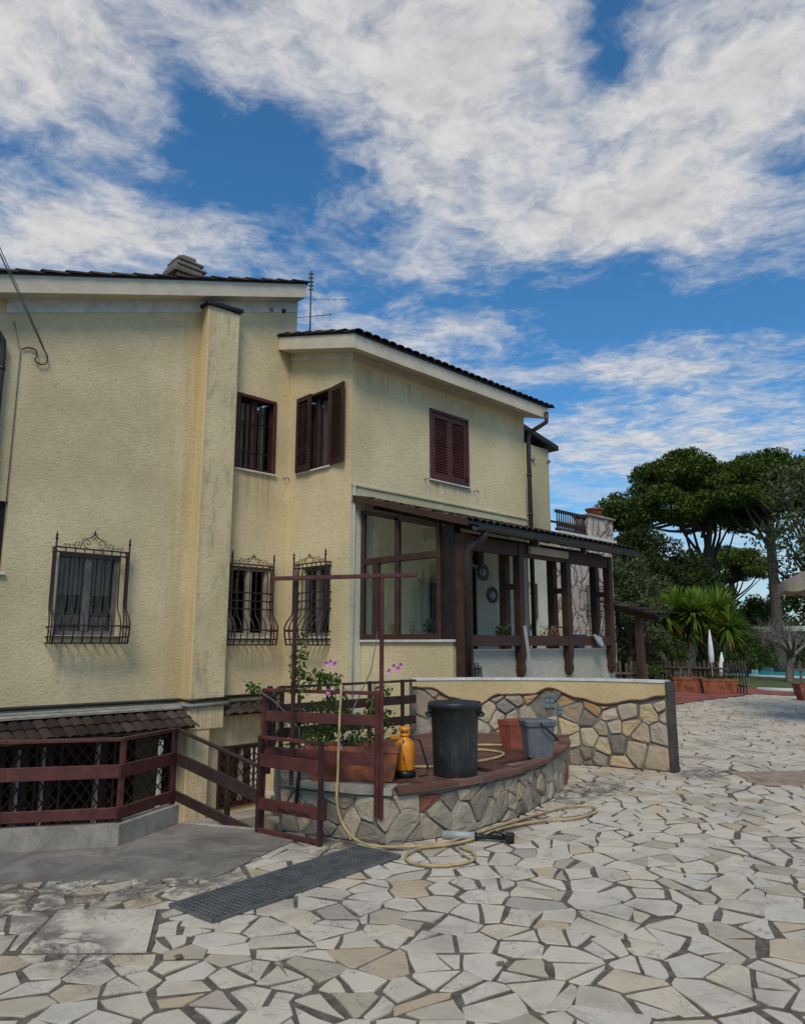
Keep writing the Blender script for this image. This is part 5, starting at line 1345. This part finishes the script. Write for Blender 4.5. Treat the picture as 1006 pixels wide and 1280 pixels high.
m = MB(); m.loft([sq((11.72, 7.27), .26, .16, 1.502, .1, .03), sq((11.72, 7.27), .32, .2, 1.66, .1, .03), sq((11.72, 7.27), .33, .21, 1.73, .1, .03)]); m.loft([sq((11.72, 7.27), .36, .24, 1.725, .1, .03), sq((11.72, 7.27), .36, .24, 1.742, .1, .03)]); tag(m.build('blue_basin', 'plastic_blue', base=(11.72, 7.27, 1.502)), 'blue plastic basin on the veranda parapet beside the dustpan', 'basin')
dp = thing('dustpan', (12.0, 7.02, 1.5), 'grey dustpan with long handle hooked on the veranda rail', 'dustpan')
m = MB(); m.prism([(11.86, 7.05, 1.74), (12.12, 7.05, 1.68), (12.14, 7.02, 1.56), (12.02, 6.98, 1.52), (11.92, 7.0, 1.58)], (0, -.03, .01)); m.build('pan', 'plastic_grey', dp); m = MB(); m.tube([(12.08, 7.05, 1.68), (12.30, 7.06, 2.15)], .010, 6); m.build('handle', 'sheet_metal', dp)
sg_ = thing('iron_ornament', (8.68, 7.17, 1.2), 'small black wrought iron ornament fixed to the white parapet', 'ornament')
m = MB(); m.tube([(8.58, 7.17, 1.18), (8.70, 7.16, 1.22), (8.84, 7.17, 1.20)], .012, 6)
for x in (8.62, 8.68, 8.75): m.tube([(x, 7.16, 1.30), (x + .02, 7.15, 1.20), (x, 7.16, 1.10)], .012, 6)
m.tube([(8.84, 7.17, 1.25), (8.85, 7.17, 1.02)], .010, 6); m.build('scrollwork', 'iron_black', sg_)
# TV antenna
at = thing('tv_antenna', (9.1, 11.9, 7.6), 'thin television aerial on a mast above the wing roof', 'antenna')
def gz(u, v): pass
m = MB(); m.tube([(9.1, 11.9, 7.4), (9.1, 11.9, 9.55)], .016, 6); m.build('mast', 'iron', at)
for i in range(5):
    m = MB(); m.bar((9.06, 11.94, 9.12 + i * .09), (9.14, 11.86, 9.12 + i * .09), .02, .03); m.build('dipole', 'iron', at)
m = MB()
dv = Vector((1, -.75, 0)).normalized(); pv = Vector((-dv.y, dv.x, 0)); b0 = Vector((9.1, 11.9, 8.9))
m.tube([b0, b0 + dv * .85 + Vector((0, 0, .05))], .005, 5)
for k in range(6): c = b0 + dv * (.1 + .14 * k); m.tube([c - pv * .10, c + pv * .10], .003, 4)
b0 = Vector((9.1, 11.9, 8.5)); m.tube([b0 - dv * .45 - Vector((0, 0, .08)), b0 + dv * .45 + Vector((0, 0, .08))], .008, 5)
for k in range(-3, 4): c = b0 + dv * (.14 * k); m.tube([c - pv * .16 + Vector((0, 0, .02 * k)), c + pv * .16 + Vector((0, 0, .02 * k))], .003, 4)
b0 = Vector((9.1, 11.9, 8.2)); m.tube([b0, b0 + dv * .35], .006, 5)
m.build('elements', 'iron', at)
# overhead cable to a hook on the wall
cb = thing('overhead_cable', (3.55, 11.06, 5.8), 'grey service cable coming from the sky to a looped hook on the wall', 'cable')
m = MB(); m.tube([(3.55, 11.05, 5.86), (2.95, 10.6, 6.5), (2.2, 10.05, 7.3), (-.5, 8.1, 10.3)], .011, 6); m.tube([(3.55, 11.05, 5.89), (2.95, 10.6, 6.56), (2.2, 10.05, 7.39), (-.5, 8.1, 10.45)], .007, 6); m.build('line', 'pipe_grey', cb)
m = MB(); m.tube(smooth([(3.55, 11.06, 5.88), (3.60, 11.05, 5.78), (3.60, 11.06, 5.68), (3.52, 11.06, 5.64), (3.44, 11.06, 5.68), (3.46, 11.06, 5.76), (3.44, 11.07, 5.84), (3.34, 11.07, 5.85), (3.25, 11.08, 5.80)]), .010, 6); m.build('loop', 'iron', cb)

def D2(d, r): return ((d + r) / S2, (d - r) / S2)
# ------------------------------------------------------------------ fences, planters, parasols beyond
def picket_fence(name, p0, p1, n, h, label, w=.07, rails=(.25, .75), skew=None, hw=1.0):
    t_ = thing(name, (p0[0], p0[1], 0), label, 'fence'); a, b = Vector((*p0, 0)), Vector((*p1, 0)); d = (b - a).normalized(); nn = Vector((-d.y, d.x, 0))
    rr = random.Random(n)
    m = MB(); hh = h
    for s_ in (-1,):
        m.obox(Vector((0, 0, h * .48)), d * (w / 2), nn * .011, Vector((0, 0, h * .46)), .003)
        m.loft([[Vector((0, 0, h * .94)) + d * x + nn * y for x, y in ((-w / 2, -.011), (w / 2, -.011), (w / 2, .011), (-w / 2, .011))], [Vector((0, 0, h)) + d * x + nn * y for x, y in ((-w / 6, -.011), (w / 6, -.011), (w / 6, .011), (-w / 6, .011))]])
    me = m.mesh('picket', 'fence_wood')
    for i in range(n):
        q = a.lerp(b, i / (n - 1)); M = Matrix.Translation(q + nn * .02) @ Matrix.Rotation(rr.uniform(-.03, .03), 4, nn) @ Matrix.Scale(rr.uniform(.95, 1.04), 4, Vector((0, 0, 1)))
        inst(me, 'picket', t_, M)
    for z in rails:
        m = MB(); m.bar(a + Vector((0, 0, h * z)) - nn * .02, b + Vector((0, 0, h * z)) - nn * .02, .03, .06, b=.004); m.build('rail', 'fence_wood', t_)
    return t_
picket_fence('picket_fence', (25.2, 12.9), (24.95, 9.9), 20, 1.0, 'weathered brown picket fence behind the two terracotta planters')
picket_fence('picket_gate', (24.92, 9.82), (24.25, 9.1), 6, 1.0, 'open picket gate leaf standing beside the longer picket fence')
picket_fence('short_picket_fence', (24.9, 7.9), (26.0, 5.5), 14, 1.02, 'second picket fence panel across the opening behind the lone planter')
picket_fence('picket_run', (15.9, 9.9), (17.2, 8.75), 14, 1.15, 'grey picket fence under the lean-to by the villa', .06)
picket_fence('pool_fence', (51.5, 20.5), (47.5, 9.5), 50, 1.15, 'distant picket fence running beyond the swimming pool', .10)
a_ = math.atan2(-1, .25)
trough('terracotta_planter', (24.0, 9.85, .014), R(-50), 1.12, .40, .46, 'weathered terracotta planter with low green plants at the picket fence')
trough('terracotta_planter', (24.25, 10.95, .014), R(-50), 1.05, .40, .46, 'plain terracotta planter half hidden behind the end of the garden wall')
trough('terracotta_planter', (23.3, 6.75, .0), R(-45), 1.3, .42, .46, 'orange terracotta planter standing alone across the opening')
leaves('planter_grass', None, (24.0, 9.85, .4), blobpts(rgn, [((23.85 + k * .15, 10.05 - k * .18, .50), (.14, .14, .10)) for k in range(4)], 320), .10, 'mid_leaf', 41, .25, up=1.)
tag(bpy.data.objects['planter_grass'], 'low green grassy plants growing in the weathered terracotta planter', 'plant')
def closed_parasol(name, x, y, h, label, lean=0.):
    t_ = thing(name, (x, y, 0), label, 'parasol'); m = MB(); m.tube([(x, y, 0), (x + lean, y, h)], .03, 8); m.build('pole', 'white_paint', t_)
    m = MB(); n = 12; rings = []
    for (z, r) in ((.40, .03), (.43, .075), (.6, .085), (.8, .06), (.95, .03), (.99, .01)):
        rings.append([(x + lean * z + r * (1 + .25 * (k % 2)) * math.cos(2 * math.pi * k / n), y + r * (1 + .25 * (k % 2)) * math.sin(2 * math.pi * k / n), h * z) for k in range(n)])
    m.loft(rings, smooth=True); m.build('canopy', 'canvas_white', t_)
    m = MB(); m.lathe((x, y, 0), [(.25, 0), (.25, .06), (.06, .10), (.05, .3)], 12); m.build('foot', 'concrete', t_)
closed_parasol('closed_parasol', *D2(27.0, 11.1), 2.05, 'taller closed white parasol standing in front of the yuccas')
closed_parasol('closed_parasol', *D2(27.4, 11.55), 1.25, 'small closed white parasol leaning beside the taller one', .25)
pg = thing('pool_pergola', (47, 13.5, 0), 'white pergola beam on white posts far beyond the pool', 'pergola')
m = MB(); m.bar((46.2, 17.0, 2.35), (48.6, 11.2, 2.45), .25, .30, b=.02); m.build('beam', 'white_paint', pg)
for (x, y) in ((46.3, 16.8), (48.2, 12.3)):
    m = MB(); m.box(x - .15, x + .15, y - .15, y + .15, 0, 2.25, .02); m.build('post', 'white_paint', pg)
# big beige garden parasol, its edge in the picture on the right
pc = (16.5, 3.95); ps = thing('garden_parasol', (pc[0], pc[1], 0), 'large faded beige garden parasol with scalloped valance on the patio', 'parasol')
m = MB(); m.tube([(*pc, 0), (*pc, 3.3)], .03, 10); m.build('pole', 'timber', ps)
m = MB(); n = 48
def pr(r, z, wob=0., sc=0.): return [(pc[0] + r * (1 + wob * math.cos(8 * 2 * math.pi * k / n)) * math.cos(2 * math.pi * k / n), pc[1] + r * (1 + wob * math.cos(8 * 2 * math.pi * k / n)) * math.sin(2 * math.pi * k / n), z + sc * math.cos(16 * 2 * math.pi * k / n)) for k in range(n)]
m.loft([pr(.05, 3.30), pr(.5, 3.16, .02), pr(.95, 2.98, .03), pr(1.32, 2.80, .035), pr(1.36, 2.74, .035)], smooth=True, caps=False); m.build('canopy', 'canvas_beige', ps)
m = MB(); m.loft([pr(1.365, 2.76, .035), pr(1.36, 2.58, .035, .025)], smooth=True, caps=False); m.build('valance', 'blind', ps)
for k in range(8):
    a = 2 * math.pi * k / 8; m = MB(); m.tube([(pc[0], pc[1], 3.26), (pc[0] + 1.3 * math.cos(a), pc[1] + 1.3 * math.sin(a), 2.78)], .01, 5); m.build('rib', 'timber', ps)
m = MB(); m.lathe((*pc, 0), [(.3, 0), (.3, .08), (.06, .12), (.05, .35)], 16); m.build('foot', 'concrete', ps)

# ------------------------------------------------------------------ trees
def trunk(mb, pts, radii, n=8): mb.tube(smooth(pts, 4), list(np.interp(np.linspace(0, len(pts) - 1, (len(pts) - 1) * 4 + 1), range(len(pts)), radii)), n)
def pine(base, h, crown, n, label, seed, forks, lean=(0, 0), mat='pine_leaf', name='pine_tree', clump=1.0, leaf=.30):
    """umbrella pine; crown = (rx, ry, rz, z_centre)"""
    rg_ = np.random.default_rng(seed); x, y, z = base; t_ = thing(name, base, label, 'tree', None)
    rx, ry, rz, zc_ = crown; cx, cy = x + lean[0], y + lean[1]
    clumps = []; k = 0
    while len(clumps) < n:
        a = rg_.uniform(0, 2 * math.pi); q = math.sqrt(rg_.uniform(0, 1)); u, v = q * math.cos(a), q * math.sin(a)
        topz = math.sqrt(max(0, 1 - q * q)); w = rg_.uniform(-.35, 1.) if q > .55 else rg_.uniform(.25, 1.)
        r_ = clump * rg_.uniform(.55, 1.15)
        clumps.append(((cx + u * rx, cy + v * ry, z + zc_ + w * topz * rz - .35 * q * rz * .5), (r_, r_, r_ * .55)))
    m = MB(); fz = h * forks
    trunk(m, [(x, y, z - .1), (x + lean[0] * .15, y + lean[1] * .15, z + fz * .5), (x + lean[0] * .4, y + lean[1] * .4, z + fz)], [h * .028, h * .022, h * .018])
    tips = sorted(clumps, key=lambda c: c[0][2])[:: max(1, n // 26)]
    p0 = Vector((x + lean[0] * .4, y + lean[1] * .4, z + fz))
    top = Vector((cx, cy, z + zc_ + rz * .25)); trunk(m, [p0, p0.lerp(top, .5) + Vector(rg_.normal(0, .2, 3)), top], [h * .017, h * .012, h * .005], 7)
    for (c, r_) in tips:
        c = Vector(c); k_ = rg_.uniform(0, .75); p0 = Vector((x + lean[0] * .4, y + lean[1] * .4, z + fz)).lerp(top, k_)
        if k_ < .25: p0 = Vector((x + lean[0] * .35, y + lean[1] * .35, z + fz * rg_.uniform(.82, 1.0)))
        mid = p0.lerp(c, .5) + Vector((0, 0, -.10 * (c - p0).length)) + Vector(rg_.normal(0, .38, 3)); trunk(m, [p0, mid, c], [h * .009, h * .006, h * .002], 5)
    m.build('trunk', 'bark', t_)
    pts = blobpts(rg_, clumps, n * 420); zl, zh = z + zc_ - rz * .3, z + zc_ + rz
    leaves('crown', t_, base, pts, leaf, mat, seed + 1, .30, up=.6)
    return t_
def D2(d, r): return ((d + r) / S2, (d - r) / S2)
pine((*D2(45, 19.0), 0), 13.5, (5.0, 5.0, 3.4, 9.9), 110, 'tall umbrella pine with broad domed crown and forked bare trunk', 101, .50, (-1.1, .5))
pine((*D2(41, 20.6), 0), 12.6, (3.6, 3.6, 2.4, 9.9), 70, 'second umbrella pine with flat crown beside the broad domed one', 103, .62, (.2, -.1))
pine((*D2(62, 27.6), 0), 9.6, (3.6, 3.6, 1.6, 7.6), 36, 'small distant pine with thin crown seen under the tall ones', 105, .6, (0, 0), leaf=.34)
pine((*D2(40, 12.6), 0), 11.0, (4.2, 4.2, 2.7, 4.7), 85, 'dark bushy pine standing left of the tall umbrella pine', 107, .35, (0, 0), 'dark_leaf', clump=1.2, leaf=.28)
pine((*D2(33, 8.9), 0), 6.6, (2.3, 2.3, 2.6, 3.6), 55, 'dark cypress-like conifer rising behind the stone terrace', 109, .3, (0, 0), 'dark_leaf', clump=.9, leaf=.24)
def broad(name, base, h, r, label, seed, mat, n=40, leaf=.16, per=260, zlo=.25, clump=.3, bark='bark'):
    rg_ = np.random.default_rng(seed); x, y, z = base; t_ = thing(name, base, label, 'tree' if 'tree' in name else 'shrub')
    clumps = []
    for k in range(n):
        d = rg_.normal(size=3); d /= np.linalg.norm(d); q = rg_.uniform(.35, 1.) ** .5
        zc_ = h * (zlo + (1 - zlo) * .5); c = (x + d[0] * r * q, y + d[1] * r * q, z + zc_ + d[2] * h * (1 - zlo) * .46 * q); s_ = r * clump * rg_.uniform(.7, 1.3); clumps.append((c, (s_, s_, s_ * .8)))
    m = MB(); trunk(m, [(x, y, z - .05), (x + .05, y, z + h * .3), (x, y + .05, z + h * .55)], [h * .03, h * .02, h * .012])
    for (c, _) in clumps[::4]: trunk(m, [(x, y, z + h * .25), Vector((x, y, z + h * .3)).lerp(Vector(c), .5), c], [h * .012, h * .007, h * .002], 5)
    m.build('trunk', bark, t_); leaves('crown', t_, base, blobpts(rg_, clumps, n * per), leaf, mat, seed + 1, .45)
    return t_
broad('olive_tree', (*D2(24, 7.25), 0), 4.6, 1.2, 'grey green olive tree growing beside the veranda behind the lean-to', 201, 'olive_leaf', 46, .13, 240, .18)
broad('garden_tree', (*D2(37, 14.6), 0), 5.2, 1.6, 'mid green bushy tree below the tall umbrella pine', 203, 'mid_leaf', 46, .17, 240, .15)
broad('garden_tree', (*D2(50, 24.2), 0), 4.6, 2.2, 'dark leafy tree standing behind the pruned grey tree', 205, 'dark_leaf', 46, .22, 220, .05)
broad('shrub', (*D2(27, 8.9), 0), 2.0, 1.2, 'rounded green shrub growing behind the lean-to post', 207, 'mid_leaf', 22, .12, 200, .02)
broad('shrub', (*D2(31, 11.6), 0), 2.1, 1.4, 'dark green shrub at the foot of the yuccas', 209, 'dark_leaf', 22, .13, 200, .02)
broad('shrub', (*D2(35.0, 16.0), 0), 2.5, 1.2, 'light green leafy bush between the parasol and the pruned tree', 211, 'vine_leaf', 22, .14, 170, .05)
broad('shrub', (*D2(46, 24.5), 0), 2.4, 2.4, 'low green hedge bush beyond the pool fence', 213, 'mid_leaf', 26, .16, 160, .02)
broad('shrub', (*D2(22.5, 7.35), 0), 1.1, .55, 'small flowering bush beside the end picket of the grey fence', 215, 'vine_leaf', 14, .09, 120, .02)
broad('shrub', (*D2(40, 17.6), 0), 2.6, 2.0, 'broad dark shrub filling the garden behind the closed parasol', 219, 'dark_leaf', 30, .16, 200, .02)
broad('shrub', (*D2(52, 20.5), 0), 4.2, 3.0, 'tall dark shrub between the trunks of the pines', 221, 'dark_leaf', 34, .22, 200, .02)
broad('shrub', (*D2(26, 7.9), 0), 2.6, 1.0, 'green shrub filling the gap between veranda and olive tree', 223, 'mid_leaf', 24, .12, 200, .02)
# tree whose outer branches hang in from the right
rt = broad('garden_tree', (*D2(16.5, 9.7), 0), 6.6, 1.55, 'leafy tree hanging in from the right above the beige parasol', 217, 'olive_leaf', 60, .12, 90, .30, .26)
# yuccas
def yucca(name, base, heads, label, seed):
    rr = random.Random(seed); t_ = thing(name, base, label, 'yucca'); x, y, z = base; m = MB(); V3 = Vector(base); lf = MB(); tn = []; dd = MB(); dt = []
    for (dx, dy, hz) in heads:
        tip = Vector((x + dx, y + dy, z + hz)); trunk(m, [V3, V3.lerp(tip, .5) + Vector((dx * .15, dy * .15, -.1)), tip], [.14, .11, .09], 7)
        for k in range(260):
            a = rr.uniform(0, 2 * math.pi); e = rr.uniform(-.95, 1.5); L = rr.uniform(.8, 1.25); d = Vector((math.cos(a) * math.cos(e), math.sin(a) * math.cos(e), math.sin(e)))
            s_ = d.cross(Vector((0, 0, 1)));
            if s_.length < .05: s_ = Vector((1, 0, 0))
            s_.normalize(); w = .046; p1 = tip + d * L * .55; p2 = tip + d * L + Vector((0, 0, -.10 * L)); tgt, tt = (dd, dt) if e < -.78 else (lf, tn)
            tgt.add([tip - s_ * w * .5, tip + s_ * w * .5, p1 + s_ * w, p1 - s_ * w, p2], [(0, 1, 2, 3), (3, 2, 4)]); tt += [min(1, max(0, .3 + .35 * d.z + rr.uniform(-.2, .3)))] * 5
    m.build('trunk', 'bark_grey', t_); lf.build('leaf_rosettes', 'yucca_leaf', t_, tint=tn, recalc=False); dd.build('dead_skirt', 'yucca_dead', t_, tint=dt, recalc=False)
yucca('yucca_tree', (*D2(30, 11.2), 0), [(-.5, .4, 2.7), (.1, .3, 3.0), (.5, -.5, 2.5), (-1.0, .9, 2.5), (.2, -.1, 2.1), (-.6, .9, 2.0), (-.1, -.6, 2.8)], 'big branching yucca with rosettes of sword leaves nearest the lean-to', 5)
yucca('yucca_tree', (*D2(31, 12.6), 0), [(-.2, .1, 2.9), (.4, -.4, 3.0), (.1, .3, 2.3), (.75, -.5, 2.6), (-.5, .5, 2.5), (.3, -.8, 2.2)], 'second yucca with yellow dead skirt beside the closed parasol', 6)
# pruned bare tree with a haze of twigs
bt = thing('pruned_tree', (*D2(31, 15.9), 0), 'small grey pruned fruit tree with bare twiggy crown on the lawn', 'tree')
bx, by = D2(31, 15.9); m = MB(); rr = random.Random(4); tw = MB()
trunk(m, [(bx, by, -.05), (bx + .05, by, .5), (bx + .25, by - .1, 1.0)], [.17, .13, .12])
for k in range(11):
    a = rr.uniform(0, 6.28); r_ = rr.uniform(.5, 1.5); p = Vector((bx + .2 + r_ * math.cos(a), by - .1 + r_ * math.sin(a), rr.uniform(1.6, 2.2))); trunk(m, [(bx + .25, by - .1, 1.0), Vector((bx + .25, by - .1, 1.25)).lerp(p, .5), p], [.09, .06, .035], 5)
    for j in range(22):
        q = p + Vector((rr.gauss(0, .2), rr.gauss(0, .2), rr.uniform(-.3, .1))); d = Vector((rr.gauss(0, .35), rr.gauss(0, .35), rr.uniform(.2, .9))); tw.tube([q, q + d * .5 + Vector((rr.gauss(0, .05), rr.gauss(0, .05), 0)), q + d], [.012, .008, .004], 3, caps=False)
m.build('trunk', 'bark_grey', bt); tw.build('twigs', 'bark_grey', bt, recalc=False)
# the far wood closing the garden
cl = []; rg_ = np.random.default_rng(77)
for k in range(260):
    r_ = rg_.uniform(5, 52); d = rg_.uniform(62, 74); u = r_ / d
    hh = 6.5 if u < .36 else (4.4 if u < .50 else 7.0)
    x, y = D2(d, r_); s_ = rg_.uniform(1.0, 1.9); cl.append(((x, y, rg_.uniform(.3, hh)), (s_, s_, s_)))
o = leaves('far_wood', None, (60, 22, 0), blobpts(rg_, cl, 42000), .42, 'dark_leaf', 78, .5); tag(o, 'dark wood closing the far end of the garden', 'wood', kind='stuff')

# dry leaves blown over the paving
rr = random.Random(12)
for k, (x, y, l) in enumerate(((2.10, 3.72, 'curled orange dry leaf beside the marble inspection slab'), (2.62, 4.9, 'dry brown leaf at the corner of the concrete apron'), (4.05, 3.3, 'dry leaf on the open paving in front of the coiled hose'), (6.2, 3.3, 'dry leaf on the paving beyond the hose loop'), (8.2, 3.9, 'dry leaf on the paving before the garden wall'), (3.2, 2.5, 'dry leaf on pale slabs far from the hose'))):
    m = MB(); a = rr.uniform(0, 6); ca, sa = math.cos(a), math.sin(a); pts = []
    for (u, v, z) in ((-.028, 0, .004), (-.01, .016, .014), (.015, .014, .012), (.032, 0, .006), (.015, -.014, .013), (-.01, -.016, .015), (0, 0, .007)): pts.append((x + u * ca - v * sa, y + u * sa + v * ca, z + .006))
    m.add(pts, [(0, 1, 6), (1, 2, 6), (2, 3, 6), (3, 4, 6), (4, 5, 6), (5, 0, 6)])
    tag(m.build('dry_leaf', 'leaf_dry', base=(x, y, 0), recalc=False), l, 'leaf', 'dry leaves on the paving')
